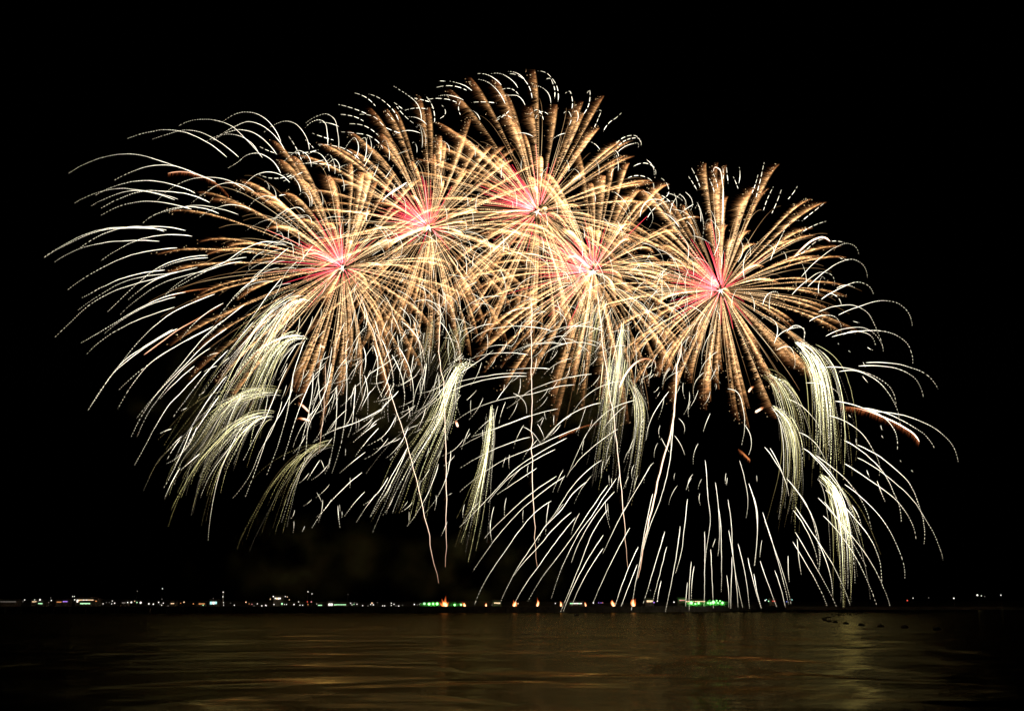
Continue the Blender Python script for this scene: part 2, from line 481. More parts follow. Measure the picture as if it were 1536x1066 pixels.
RAIN = """1058 690 1062 745 1065 787 1064 793 1057 850|1073 723 1079 787 1079 810 1077 833|1078 762 1081 785 1082 827 1082 887|1092 749 1097 787 1099 827 1112 902 1114 911|1109 690 1118 723 1122 753 1119 776
1123 725 1133 758 1136 797 1135 815 1131 848|1093 795 1100 838 1107 910|1107 815 1117 857 1124 912|1122 836 1142 912|1140 841 1155 883 1165 910|1066 823 1068 860 1070 912|1057 797 1057 850 1056 909|1037 842 1034 915
1041 849 1037 900|1031 873 1029 914|1020 789 1012 848 1003 893 998 917|1031 748 1026 797 1022 827 1013 859|997 797 980 855 965 904|1000 820 988 867 979 902|992 871 986 902
1098 835 1097 870 1096 912|1090 862 1093 890 1093 911|1147 780 1160 817 1175 860 1187 908|1144 768 1158 812 1172 860 1183 906|1131 860 1142 912|1162 855 1170 878 1178 910|1196 808 1202 861|1182 833 1184 872
1147 670 1163 692 1175 713 1183 743|1155 672 1170 700 1177 720|1130 743 1136 770 1136 797 1132 848|1143 810 1140 835|1089 710 1088 725|1091 716 1090 727|1135 713 1136 722|1073 808 1069 820"""
RIGHT = """1202 415 1230 387 1255 370 1272 365 1283 370 1288 382|1212 430 1238 407 1263 392 1280 389 1295 398 1301 416|1188 442 1213 419 1233 408 1247 412 1252 427|1232 449 1263 431 1287 423 1303 429 1310 442
1258 472 1288 460 1323 451 1347 455 1362 468 1368 488|1228 468 1255 459 1280 458 1300 468 1313 490 1323 517 1325 528|1214 482 1235 473 1252 475 1260 485 1262 498|1239 504 1272 492 1297 492 1313 502 1325 523
1248 505 1288 497 1318 496 1343 502 1362 517 1368 532 1369 545|1265 502 1290 497 1307 505 1313 517|1180 497 1197 488 1205 493 1206 510 1203 530|1237 551 1263 551 1288 556 1317 567 1338 585 1344 607
1259 557 1288 557 1313 569 1333 590 1347 618 1350 635|1299 544 1330 544 1363 550 1390 562 1407 583|1288 549 1322 549 1347 553 1372 567 1385 595|1209 574 1238 578 1255 587 1262 600|1253 601 1280 607 1305 615 1347 621 1380 631 1410 648 1430 670 1437 692
1297 612 1330 620 1363 636 1388 653 1402 674|1303 615 1327 627 1340 642 1346 674|1180 598 1200 607 1217 623 1230 643 1235 668|1243 623 1272 634 1293 650 1308 672 1319 697 1319 713
1266 660 1297 680 1324 707 1340 737 1350 763 1352 782|1286 667 1314 681 1339 700 1364 725 1379 759 1386 787 1386 815|1286 686 1314 702 1344 725 1372 753 1382 768 1403 805 1415 840|1267 695 1305 720 1347 753 1363 775 1372 797 1374 808
1267 726 1297 750 1330 788 1345 817 1357 857 1357 867|1205 672 1238 700 1263 735 1280 770 1290 803|1215 680 1248 717 1270 750 1280 777 1290 803|1198 648 1222 663 1238 690 1247 708|1223 682 1247 700 1263 713 1288 743 1307 793
1238 735 1272 765 1282 777 1307 810 1322 857 1322 872|1236 752 1265 788 1298 830 1322 873 1335 908|1235 773 1257 797 1277 825 1290 847 1305 880 1315 908|1227 746 1257 780 1280 815 1300 850|1190 730 1207 752 1220 783 1228 822 1230 847
1190 765 1210 795 1223 827 1227 847|1222 803 1233 825 1245 860 1249 893|1193 798 1222 847 1238 875 1255 910|1189 812 1213 852 1230 883 1241 909|1193 760 1217 797 1247 843 1263 875 1275 907|1180 717 1205 750 1220 778 1230 830 1228 855|1278 757 1288 775 1292 790
1161 515 1160 480 1149 475 1139 483|1165 525 1185 521 1192 535 1191 553|1144 457 1158 438 1166 438 1167 447|1163 508 1189 492 1205 492 1205 511|1156 390 1172 355 1189 331 1199 331|1107 393 1113 365 1109 358 1105 370|1116 417 1130 369 1139 364
1071 383 1071 334 1064 329 1057 344|1031 390 1026 358 1017 351|1083 337 1084 302 1083 268 1078 252 1073 251 1071 256|1280 482 1289 484|1295 543 1299 552|1301 521 1309 525|1294 564 1303 575|1273 622 1277 627|1321 638 1323 645|1322 653 1325 657|1284 658 1285 668
1350 690 1352 693|1367 705 1370 708|1300 705 1304 715|1316 721 1328 752|1273 526 1275 528|1257 515 1258 517"""
TIPS2 = """563 159 550 147 532 140|598 180 583 158 570 148 553 141|592 183 577 166|604 164 591 154|632 180 627 158 610 142 591 130|552 172 535 165 508 157|545 182 527 174 509 172|567 203 543 188 523 186|652 183 648 158 637 143
646 154 617 147|708 136 690 126 675 122|700 136 677 129 653 132|695 150 678 144 658 144|685 154 663 148 640 150|668 122 657 122|640 164 620 163 607 166|600 200 580 192 560 175 540 172|575 222 556 205 532 200 512 198|500 210 482 205 469 200
508 190 495 185 477 184|540 240 520 225 495 218 477 217|630 200 615 196 590 203|640 187 628 178 612 176|660 178 668 170 663 158|595 160 606 173 620 185|690 172 688 160 692 150|720 180 712 168 704 165"""
TIPS3 = """758 156 747 137 732 124 717 119|752 128 742 118 730 112 715 111|777 132 765 118 755 112 737 111|798 147 792 128 783 117 773 112 762 111|788 121 777 111 762 107|837 152 835 130 828 118 818 109 807 107|832 148 830 127 825 118 817 121
778 142 767 134 753 134|826 155 820 137 810 130 800 130|858 163 858 147 854 137 848 140|875 172 885 148 884 136 881 140|865 183 867 172 865 167 858 173|854 188 856 173 852 167 846 170|890 193 898 177 901 166 895 167|905 198 915 183 925 176 932 170
925 215 943 204 953 204 962 218|927 220 947 208 958 208 962 220|927 228 948 216 957 215 957 223|950 250 973 246 982 252 982 267|942 267 967 265 978 272 980 288|787 158 778 145 763 143 745 144|745 155 728 153 707 154|765 165 750 178 742 182
928 235 925 228 918 225|815 180 805 165 795 172|822 172 812 168 803 178|767 177 757 173 744 180|800 205 787 200 770 201|848 200 838 203 828 210|900 225 890 215 882 212|970 240 980 252 981 262"""
TIPS5 = """1050 280 1043 263 1037 252|1045 285 1033 265|1077 283 1072 265 1067 256|1072 290 1064 268|1092 275 1090 257 1089 250|1108 275 1110 260 1109 251|1107 283 1100 265|1134 296 1141 268 1146 244|1158 320 1168 296 1172 285|1182 299 1196 280|1203 331 1222 316 1236 305
1203 348 1222 338 1239 332|1083 275 1085 262 1084 250|1128 290 1137 262|1145 315 1155 290 1160 280|1260 387 1272 390|1245 362 1258 362 1267 364|1190 385 1205 378 1225 362 1235 358|1255 432 1270 428 1283 432|1245 440 1258 447 1262 457"""
TIPS4 = """990 300 1003 290 1000 275 992 268|1005 320 1012 300 1022 290|970 330 985 310 1000 302 1012 302|1010 310 1000 298 984 290|1018 340 1005 325 992 318|1040 307 1030 313 1020 321|1043 325 1025 328 1010 338|960 325 975 300 990 300 1003 315 1008 330"""


def arcs(txt):
    return [[float(q) for q in a.split()] for a in txt.replace("\n", "|").split("|") if a.strip()]


def shell(px, py, label, group_arcs, Y0=620.0, r=0.265, spread=45, bright=1.0, name="white_shell", late=False):
    c = at(px, py, Y0)
    t = thing(name, label, "firework", c, "white shells of falling spark trails")
    for a in group_arcs:
        trail(a, "spark_trail", M_WHITE, t, c, r * rng.uniform(0.82, 1.1), 'fade', bright * rng.uniform(0.78, 1.0), Y0, spread, late=rng.uniform(0.62, 0.95) if late else 0.0)
    return t


def filler(n, x0, x1, y0, y1, dx, dy, l0, l1, bend, jit=0.25):
    """Extra short trails that follow the drift of a region."""
    out = []
    for _ in range(n):
        x, y = rng.uniform(x0, x1), rng.uniform(y0, y1)
        L = rng.uniform(l0, l1)
        ang = math.atan2(dy, dx) + rng.normal(0, jit)
        ex, ey = x + L * math.cos(ang), y + L * math.sin(ang)
        mx, my = (x + ex) / 2 + (ey - y) * bend * rng.uniform(0.4, 1.4), (y + ey) / 2 - (ex - x) * bend * rng.uniform(0.4, 1.4)
        out.append([x, y, mx, my, ex, ey])
    return out


def hooks(n, x0, x1, y0, y1):
    out = []
    for _ in range(n):
        x, y = rng.uniform(x0, x1), rng.uniform(y0, y1)
        h = rng.uniform(12, 34); w = rng.uniform(6, 17) * rng.choice([-1, -1, -1, 1])
        out.append([x, y, x + w * 0.15, y - h * 0.7, x + w * 0.55, y - h, x + w, y - h * rng.uniform(0.72, 0.95)])
    return out


left_high = arcs(LEFT_HIGH)
shell(330, 250, "high fan of long white trails arching left above the leftmost gold burst", left_high)
shell(230, 480, "low fan of white trails streaming down far left of the leftmost gold burst", arcs(LEFT_LOW))
lf = arcs(LEFT_FALL)
shell(540, 620, "white trails raining down below the leftmost gold burst, around two rocket trails", lf[:100], spread=70, r=0.23)
thin = filler(34, 440, 690, 540, 770, -0.55, 0.8, 10, 40, 0.06) + filler(24, 440, 690, 600, 790, -0.12, 1, 8, 24, 0.03) + filler(22, 550, 690, 470, 560, -0.3, 1, 14, 50, -0.05) + filler(18, 450, 640, 500, 620, -0.8, 0.55, 14, 44, 0.06)
shell(580, 650, "fine short white sparks drizzling below the two left gold bursts", thin, spread=70, r=0.17, bright=0.85)
thin = filler(40, 470, 700, 440, 620, -0.25, 1.0, 20, 70, -0.07) + filler(30, 480, 700, 520, 660, -0.85, 0.5, 16, 50, 0.08) + filler(30, 400, 560, 420, 600, -0.4, 1, 16, 50, 0.05)
shell(590, 540, "dense tangle of fine trails hanging between the leftmost burst and the upright rocket trail", thin, spread=70, r=0.165, bright=0.9)
ce = arcs(CENTRE)
shell(850, 620, "broad white shell of trails sweeping down left to the water under the middle bursts", ce[:100], spread=70, r=0.215, late=True)
thin = filler(44, 690, 960, 600, 780, -0.2, 1.0, 14, 48, -0.04) + filler(30, 690, 920, 470, 640, -0.55, 0.8, 12, 46, 0.08) + filler(26, 950, 1060, 480, 740, -0.3, 1, 8, 34, -0.1)
shell(830, 690, "fine short white sparks drizzling between the sweeping trails of the middle", thin, spread=70, r=0.17, bright=0.85)
shell(1080, 780, "nearly upright white trails falling like rain on the water by the green lights", arcs(RAIN), spread=40, r=0.215, late=True)
shell(1290, 620, "fan of white trails curling over and down right of the rightmost gold burst", arcs(RIGHT)[:100], spread=60, r=0.275)
# loose hooks and dashes of an earlier shell seen among the gold bursts
hk = hooks(24, 500, 720, 215, 420) + hooks(28, 690, 930, 250, 420) + hooks(14, 1020, 1230, 330, 480) + hooks(12, 400, 500, 280, 400)
shell(700, 300, "scatter of small white curled sparks among the gold trails of the upper bursts", hk[:100], spread=80, r=0.17)
ds = filler(40, 480, 720, 230, 430, 0.7, -0.65, 8, 24, 0.02, 0.35) + filler(30, 690, 1000, 380, 560, -0.7, 0.7, 10, 34, 0.1) + filler(30, 960, 1080, 400, 600, -0.35, 1, 10, 36, 0.08)
shell(720, 420, "scatter of short white dashes crossing the gold trails between neighbouring bursts", ds[:100], spread=80, r=0.17, bright=0.9)


wb = filler(40, 900, 1060, 280, 480, 0.45, 0.9, 26, 70, 0.22, 0.3) + filler(34, 660, 900, 330, 520, 0.5, 0.85, 24, 70, 0.2, 0.4) + filler(26, 680, 960, 400, 540, -0.75, 0.6, 26, 80, -0.16, 0.25)
shell(850, 410, "web of thin white arcs joining the gold bursts across the upper centre", wb, spread=80, r=0.16, bright=0.9)
wb = filler(34, 560, 700, 330, 500, 0.45, 0.9, 26, 64, 0.22, 0.35) + filler(30, 380, 520, 300, 430, -0.8, 0.55, 20, 60, -0.15, 0.3) + filler(30, 960, 1080, 400, 560, -0.3, 0.95, 24, 66, -0.14, 0.3)
shell(620, 420, "web of thin white arcs around the hearts of the two left gold bursts", wb, spread=80, r=0.16, bright=0.9)


# ------------------------------------------------------------------ gold bursts
MPP = 620.0 / F / 0.93


def burst(px, py, Y0, R, label, n=100, seed=1, tips="", lean=(-10.0, -16.0), stretch=None):
    g_ = np.random.default_rng(seed)
    c = at(px, py, Y0)
    t = thing("gold_burst", label, "firework", c, "gold firework bursts with red hearts")
    k = np.arange(n) + 0.5
    phi = np.arccos(1 - 2 * k / n); th = math.pi * (1 + 5 ** 0.5) * k + g_.uniform(0, 6)
    D = np.stack([np.cos(th) * np.sin(phi), np.cos(phi) * 0.0 + np.sin(th) * np.sin(phi), np.cos(phi)], 1)
    D = D[:, [0, 1, 2]] + g_.normal(0, 0.07, (n, 3)); D /= np.linalg.norm(D, axis=1, keepdims=True)
    wind = np.array([-1.0, 0.1, -0.10])
    for d in D:
        Rm = R * g_.uniform(0.84, 1.12)
        if stretch:
            Rm *= stretch(d)
        N = 72
        u = np.linspace(g_.uniform(0.012, 0.07), 1.0, N)
        e = (1 - np.exp(-1.7 * u)) / (1 - math.exp(-1.7))
        P = d[None, :] * (Rm * e)[:, None]
        P[:, 2] += lean[1] * u ** 2.2
        P[:, 0] += lean[0] * u ** 2.2
        geo = Geo()
        tb = g_.uniform(0.72, 1.2)
        wf = g_.uniform(0.55, 1.15) * (1.0 + 0.55 * max(0.0, d[2]))
        fade = np.clip((1 - u) / 0.55, 0, 1) ** 0.8
        H = (0.30 + 0.62 * np.exp(-2.6 * u)) * (0.45 + 0.55 * fade) * tb * np.clip(0.3 + u / 0.36, 0, 1)
        root = geo.tube(P, (0.20 * (1 - 0.45 * u) + 0.02) * np.clip(0.25 + u / 0.1, 0, 1), H, 3)
        # sparks shed along the way drift downwind and fall
        m = int(g_.uniform(680, 980) * (1.0 + 0.3 * max(0.0, d[2])))
        q = g_.uniform(0.002, 1.0, m) ** 0.62
        knots = 0.5 + 0.28 * np.sin(q * g_.uniform(55, 85) + g_.uniform(0, 6) + 2.5 * np.sin(q * g_.uniform(9, 17))) + 0.22 * np.sin(q * g_.uniform(110, 150) + g_.uniform(0, 6))
        q = q[(knots > g_.uniform(0, 0.85, m) - 0.15)]
        m = len(q)
        ii = np.clip((q * (N - 1)).astype(int), 0, N - 1)
        S = P[ii] + g_.normal(0, 0.12, (m, 3)) * (0.4 + q[:, None])
        Ld = wf * (0.4 + 6.6 * q) * g_.uniform(0.15, 1.3, m) * np.clip((1.03 - q) / 0.30, 0.1, 1) ** 0.55
        dv = wind[None, :] + g_.normal(0, 0.12, (m, 3)); dv[:, 1] += g_.normal(0, 0.5, m)
        # a spark keeps a little of its star's speed
        E = S + dv * Ld[:, None] + d[None, :] * (g_.uniform(-0.15, 0.35, m) * Ld)[:, None]
        end = np.clip((1.02 - q) / 0.42, 0, 1)
        H0 = tb * (0.285 + 0.33 * np.exp(-2.2 * q)) * g_.uniform(0.55, 1.3, m) * (0.08 + 0.92 * end)
        geo.needles(S, E, 0.205 * (0.75 + 0.5 * q), np.clip(H0, 0, 1), H0 * 0.30, root + ii * 3)
        # bright glints
        mg = int(g_.uniform(10, 26))
        ig = np.clip((np.sqrt(g_.uniform(0.1, 1.0, mg)) * (N - 1)).astype(int), 0, N - 1)
        Sg = P[ig]; Eg = Sg + (wind * g_.uniform(0.2, 4.5, (mg, 1))) + g_.normal(0, 0.9, (mg, 3))
        Mg = Eg + g_.normal(0, 0.35, (mg, 3)) + wind * 0.5
        hg = g_.uniform(0.45, 0.9, mg)
        geo.needles(Sg, Eg, 0.05, hg * 0.3, hg * 0.3, root + ig * 3)
        geo.needles(Eg, Mg, 0.24, hg, hg, geo.n - 1 - np.arange(mg)[::-1] * 4)
        geo.build("gold_trail", M_GOLD, t)
    # thinner, faster stars: crisp lines without a fringe
    k2 = np.arange(100) + 0.5
    ph2 = np.arccos(1 - 2 * k2 / 100); th2 = math.pi * (1 + 5 ** 0.5) * k2 + g_.uniform(0, 6)
    D2 = np.stack([np.cos(th2) * np.sin(ph2), np.sin(th2) * np.sin(ph2), np.cos(ph2)], 1) + g_.normal(0, 0.1, (100, 3))
    for d in D2:
        d = d / np.linalg.norm(d)
        Rm = R * g_.uniform(0.55, 1.06) * (stretch(d) if stretch else 1.0)
        u = np.linspace(g_.uniform(0.015, 0.11), 1.0, 44)
        e = (1 - np.exp(-1.7 * u)) / (1 - math.exp(-1.7))
        P = d[None, :] * (Rm * e)[:, None]
        P[:, 2] += lean[1] * 1.3 * u ** 2.2
        P[:, 0] += lean[0] * 1.3 * u ** 2.2
        geo = Geo()
        wv = np.interp(u, np.linspace(0, 1, 12), g_.uniform(0.75, 1.15, 12))
        geo.tube(P, (0.16 * (1 - 0.6 * u) + 0.02), g_.uniform(0.55, 1.0) * wv * (1.0 - 0.5 * u ** 1.3) * np.clip(0.25 + u / 0.3, 0, 1), 3)
        geo.build("gold_streak", M_GOLD, t)
    # red heart: short trails that the wind drags up and to the left
    for j in range(100):
        a = g_.normal(math.radians(128), math.radians(38)) if j % 5 else g_.uniform(0, 6.28)
        L = abs(g_.normal(17, 9)) + 9
        if j % 5 == 0:
            L *= 0.7
        u = np.linspace(g_.uniform(0.14, 0.3), 1, 14)
        dy = g_.uniform(-0.6, 0.6)
        P = np.stack([np.cos(a) * L * u - 4.0 * u ** 2 * g_.uniform(0.2, 1), dy * L * u, np.sin(a) * L * u - 3.5 * u ** 2], 1)
        geo = Geo(); geo.tube(P, 0.30 * (1 - 0.5 * u), g_.uniform(0.55, 1.0) * (1.05 - 0.5 * u), 3)
        geo.build("red_trail", M_RED, t)
    # white-hot heart
    core = thing_core = Geo()
    bm_v = []
    for j in range(18):
        a = g_.uniform(0, 6.28); L = g_.uniform(1.2, 3.6); b_ = g_.normal(0, 0.6)
        u = np.linspace(0, 1, 8)
        P = np.stack([np.cos(a) * np.cos(b_) * L * u, np.sin(b_) * L * u, np.sin(a) * np.cos(b_) * L * u - 0.6 * u * u], 1)
        core.tube(P, 0.4 * (1 - 0.85 * u), 1.0 - 0.35 * u, 5)
    core.build("burst_core", M_CORE, t)
    for a in arcs(tips):
        trail(a, "white_tip", M_WHITE, t, c, 0.27, 'dash' if g_.uniform() < 0.72 else 'fade', 0.95, Y0, 40)
    return t


burst(514, 402, 630, 82, "leftmost gold burst, its trails and red heart leaning left, beside the long white fans", seed=3,
      tips="452 240 440 215 433 205|470 222 458 210|478 225 450 230 425 228|486 240 460 245 442 246|440 262 410 268 388 262|505 250 480 246 455 245|413 230 402 226 390 220|455 258 440 265 425 272|428 292 410 296 398 302",
      lean=(-5, -13), stretch=lambda d: 1.0 + (0.32 if d[0] < -0.3 else 0) * min(1, -d[0] + 0.2))
burst(643, 342, 650, 90, "red-hearted gold burst between the leftmost burst and the highest one", seed=5, tips=TIPS2, lean=(-5, -8))
burst(806, 318, 625, 90, "highest gold burst, its tall trails ending in white curled tips", seed=8, tips=TIPS3, lean=(-4, -7))
burst(889, 408, 600, 80, "gold burst below and right of the highest one, white sparks crowding its heart", seed=13, tips=TIPS4, lean=(-4, -14))
burst(1081, 436, 615, 84, "rightmost gold burst, standing clear against the black sky with a small red heart", seed=21, tips=TIPS5, lean=(2, -9), stretch=lambda d: 0.86 if d[2] < -0.35 else 1.0)


# ------------------------------------------------------------------ drooping sheaves of pale green sparks
def sheaf(spine, w0, w1, n, label, seed, bright=0.8, Y0=600, dots=0.35, start=0.3, r=0.145, short=0.42, mat=None):
    g_ = np.random.default_rng(seed)
    P, s, L = curve(spine, 1.0)
    c = at(P[0, 0], P[0, 1], Y0)
    t = thing("spark_sheaf", label, "firework", c, "drooping sheaves of pale sparks")
    T = np.gradient(P, axis=0); T /= np.linalg.norm(T, axis=1, keepdims=True) + 1e-9
    Nn = np.stack([-T[:, 1], T[:, 0]], 1)
    for k in range(min(100, int(n * 0.95))):
        a = g_.uniform(0, start) ** 1.2
        b_ = g_.uniform(short, 1.0)
        i0, i1 = int(a * (len(P) - 1)), int(b_ * (len(P) - 1))
        o0 = np.clip(g_.normal(0, 0.5), -1.2, 1.2)
        u = np.linspace(0, 1, len(P))
        # straight-down drift differs from spark to spark
        off = o0 * (w0 * (0.55 + 0.45 * np.minimum(1, u / 0.22)) + (w1 - w0) * u) + g_.normal(0, 0.6) + g_.normal(0, 0.42) * w1 * u ** 1.5 + g_.uniform(0, 0.16) * w1 * np.sin(u * g_.uniform(2, 6) + g_.uniform(0, 6))
        sh = P + Nn * off[:, None]
        seg = sh[i0:i1]
        if len(seg) < 8:
            continue
        st = 'dots' if g_.uniform() < dots else 'fade'
        kx, ky = g_.normal(1.0, 0.24), g_.normal(1.0, 0.08)
        seg = seg[0] + (seg - seg[0]) * np.array([kx, ky])
        flat = seg[::max(1, len(seg) // 9)].ravel()
        rr = r * (g_.uniform(0.45, 0.75) if g_.uniform() < 0.7 else g_.uniform(0.85, 1.35))
        trail(flat, "spark", mat or (M_GREEN if g_.uniform() < 0.62 else M_WHITE), t, c, rr, st, bright * (0.40 + 1.0 * g_.uniform() ** 1.5) * (1.15 - 0.4 * abs(o0)), Y0, 14, 0.2, 3.3)
    return t


sheaf([466, 448, 440, 449, 412, 474, 384, 515, 357, 563, 330, 620, 298, 692], 17, 22, 62, "thick pale green sheaf drooping down left under the leftmost gold burst's heart", 31, 0.85)
sheaf([462, 506, 440, 508, 415, 524, 398, 550, 380, 588, 362, 625, 340, 672], 14, 18, 46, "pale green sheaf of sparks curling out just right of the thickest one", 32, 0.8)
sheaf([424, 588, 385, 588, 355, 598, 332, 624, 312, 660, 292, 690, 280, 725, 268, 778], 14, 13, 48, "long pale green sheaf bending furthest left toward the water", 33, 0.75)
sheaf([412, 622, 382, 627, 357, 643, 336, 667, 315, 697, 299, 735, 286, 785], 10, 18, 44, "pale green sheaf nested inside the bend of the furthest left one", 34, 0.78)
sheaf([498, 665, 473, 672, 448, 692, 423, 728, 405, 768, 390, 806, 380, 850], 9, 17, 26, "thin dim sheaf of brownish sparks hanging lowest on the left", 35, 0.5, r=0.13)
sheaf([714, 549, 698, 543, 684, 560, 672, 590, 660, 628, 644, 660, 625, 695, 607, 742, 588, 800], 10, 24, 66, "grainy pale sheaf breaking into dots between the two left rocket trails", 36, 0.85, dots=0.75)
sheaf([738, 606, 735, 640, 729, 682, 720, 724, 708, 775, 690, 835], 6, 16, 46, "narrow straight pale sheaf just right of the grainy dotted one", 37, 0.85, start=0.3)
sheaf([650, 478, 642, 520, 632, 560, 618, 610], 14, 16, 24, "faint brown sheaf of dotted sparks above the grainy sheaf", 38, 0.42, dots=0.8, r=0.13)
sheaf([696, 478, 684, 515, 668, 555, 645, 600], 12, 16, 26, "faint brown dotted sheaf left of the third rocket trail", 39, 0.42, dots=0.8, r=0.13)
sheaf([934, 478, 928, 520, 921, 575, 913, 630, 903, 690, 893, 745], 26, 20, 74, "wide pale green curtain of sparks falling below the burst with the crowded heart", 40, 0.72, start=0.4)
sheaf([940, 565, 953, 585, 961, 620, 958, 660, 950, 710, 940, 760], 12, 12, 40, "pale green sheaf bulging right beside the wide curtain", 41, 0.72)
sheaf([1192, 514, 1212, 528, 1228, 556, 1236, 592, 1240, 640, 1240, 690, 1236, 735], 17, 24, 78, "brightest pale green sheaf pouring straight down at right, under the rightmost gold burst", 42, 0.95, r=0.16)
sheaf([1146, 560, 1166, 570, 1181, 592, 1192, 622, 1197, 660, 1196, 700], 12, 16, 40, "pale green sheaf whose top curls under the rightmost burst's lower trails", 43, 0.7)
sheaf([1158, 609, 1176, 624, 1189, 655, 1192, 700, 1187, 745, 1178, 795], 10, 20, 52, "pale green sheaf falling behind crossing white trails, left of the brightest sheaf", 44, 0.85)
sheaf([1230, 712, 1250, 732, 1264, 765, 1271, 800, 1276, 850, 1277, 907], 9, 22, 58, "pale green sheaf pouring right down onto the water at lower right", 45, 0.95, r=0.16)
sheaf([905, 440, 890, 480, 878, 530, 862, 580], 22, 24, 46, "loose brown and white sheaf hanging from the burst with the crowded heart", 46, 0.6, dots=0.4, r=0.18)
# ------------------------------------------------------------------ rising rocket trails
def rocket(flat, label, r=0.17, bright=0.95, feather=60, Y0=590, seed=1):
    g_ = np.random.default_rng(seed)
    P, s, L = curve(flat, 2.0)
    u = s / L
    Wp = at(P[:, 0], P[:, 1], Y0)
    c = Wp[-1]
    t = thing("rocket_trail", label, "rocket trail", c, "rising rocket trails")
    wob = np.interp(s, np.linspace(0, L, max(4, int(L / 14))), g_.normal(0, 0.28, max(4, int(L / 14))))
    Wp[:, 0] += wob
    fade = np.clip((1 - u) / 0.25, 0, 1)
    g = Geo(); g.tube(Wp, r * (0.5 + 0.5 * np.minimum(1, fade * 1.2)), bright * (0.45 + 0.5 * fade) * np.clip(u / 0.08 + 0.5, 0, 1), 4)
    g.build("rising_streak", M_ROCKET, t, c)
    if feather:
        ii = g_.integers(0, max(2, int(len(Wp) * 0.8)), feather * 4)
        S = Wp[ii]; E = S + np.array([-1, 0, -0.9]) * g_.uniform(0.3, 2.6, (len(ii), 1)) + g_.normal(0, 0.25, (len(ii), 3))
        g = Geo(); root = g.tube(Wp, 0.03, 0.2, 3)
        h = g_.uniform(0.15, 0.45, len(ii)) * (1 - 0.5 * ii / len(Wp))
        g.needles(S, E, 0.08, h, h * 0.3, root + ii * 3)
        g.build("shed_sparks", M_GOLD, t, c)
    return t


rocket([488, 545, 487, 600, 482, 650, 478, 680], "short rising rocket trail straight under the leftmost burst's heart", bright=0.62, seed=1)
rocket([540, 440, 552, 474, 584, 583, 609, 660, 637, 773, 650, 835, 658, 874], "slanting pinkish rocket trail leaning from the biggest launch fire up to the left", seed=2)
rocket([658, 440, 661, 474, 659, 502, 667, 611, 669, 732, 668, 850], "upright rocket trail under the second gold burst, right of the slanting one", seed=3)
rocket([797, 440, 798, 502, 798, 611, 800, 732, 803, 800, 806, 850], "upright rocket trail under the highest burst, crossed by sweeping white trails", seed=4)
rocket([897, 430, 902, 500, 909, 553, 923, 643, 934, 756, 942, 852], "rocket trail leaning slightly right through the wide pale curtain", seed=5)
rocket([1020, 520, 1015, 553, 1006, 643, 986, 720, 966, 810, 957, 866], "thick golden rocket trail with shed sparks, rightmost of the rising ones", r=0.42, bright=0.85, feather=190, seed=6)


# ------------------------------------------------------------------ single orange comets
def comet(flat, label, r, width, n, seed, bright=0.9, fall=(-0.35, 0, -1.0), Y0=590, taper=True):
    g_ = np.random.default_rng(seed)
    P, s, L = curve(flat, 1.0)
    u = s / L
    Wp = at(P[:, 0], P[:, 1], Y0)
    c = Wp[0]
    t = thing("comet", label, "comet spark", c, "single glowing comets")
    prof = np.clip(u / 0.25, 0.15, 1) * np.clip((1.02 - u) / 0.08, 0.3, 1) if taper else np.ones_like(u)
    g = Geo(); g.tube(Wp, r * prof, bright * (0.25 + 0.75 * np.minimum(1, u / 0.5)), 5)
    g.build("comet_head", M_COMET, t, c)
    if n:
        ii = g_.integers(0, len(Wp), n)
        S = Wp[ii]
        E = S + np.array(fall) * (width * g_.uniform(0.25, 1.0, (n, 1))) + g_.normal(0, 0.15, (n, 3))
        h = g_.uniform(0.05, 0.27, n)
        g = Geo(); root = g.tube(Wp, 0.03, 0.1, 3)
        g.needles(S, E, 0.16, h, h * 0.25, root + ii * 3)
        g.build("comet_tail", M_COMET, t, c)
    return t


comet([1262, 609, 1297, 615, 1322, 624, 1355, 640, 1372, 652, 1379, 662], "orange comet with a broad brown tail curving down at far right", 0.36, 4.4, 600, 1, 1.0)
comet([1146, 610, 1140, 614, 1133, 618], "small bright orange comet stub under the rightmost burst", 0.75, 2, 30, 2, 0.8)
comet([1131, 579, 1126, 583, 1123, 588], "tiny orange comet stub at the tip of the rightmost burst's downward trails", 0.6, 2, 30, 3, 0.75)
comet([447, 603, 455, 609, 463, 617], "upper of two small orange comets left of the short rocket trail", 0.6, 2, 40, 4, 0.75)
comet([446, 627, 455, 628, 465, 631], "lower of two small orange comets left of the short rocket trail", 0.6, 2, 40, 5, 0.75)
comet([477, 516, 482, 519, 487, 521], "tiny orange comet glinting among the lower trails of the leftmost burst", 0.6, 1.5, 30, 6, 0.7)
comet([1108, 673, 1116, 681, 1125, 690], "dim brown comet fading out over the empty black gap above the rain of trails", 0.5, 2.5, 80, 7, 0.42)
comet([985, 545, 972, 538, 957, 542, 943, 555, 934, 570, 929, 582], "thick golden hook-shaped comet right of the wide pale curtain", 0.52, 2.5, 160, 8, 0.85)
comet([343, 293, 325, 276, 303, 265, 278, 258, 252, 260], "dull orange comet with a brown tail among the white trails at far upper left", 0.28, 3.6, 260, 9, 0.6, fall=(-0.1, 0, -1.0))
comet([335, 455, 315, 467, 293, 480, 268, 494, 243, 512, 216, 532], "long straight orange comet slanting down left through the low white fan", 0.27, 1.7, 240, 10, 0.66, fall=(0.1, 0, -1))
comet([322, 431, 300, 434, 280, 437, 258, 443], "faint red-brown comet streak left of the leftmost burst", 0.3, 1.6, 90, 11, 0.4)
comet([900, 634, 880, 638, 860, 646, 838, 656], "dark brown comet tail behind the sweeping white trails in the middle", 0.16, 2.2, 120, 12, 0.42)
comet([1180, 402, 1202, 374, 1222, 359, 1235, 356, 1245, 362], "thick golden comet arching over the right side of the rightmost burst", 0.52, 2.2, 160, 13, 0.9)
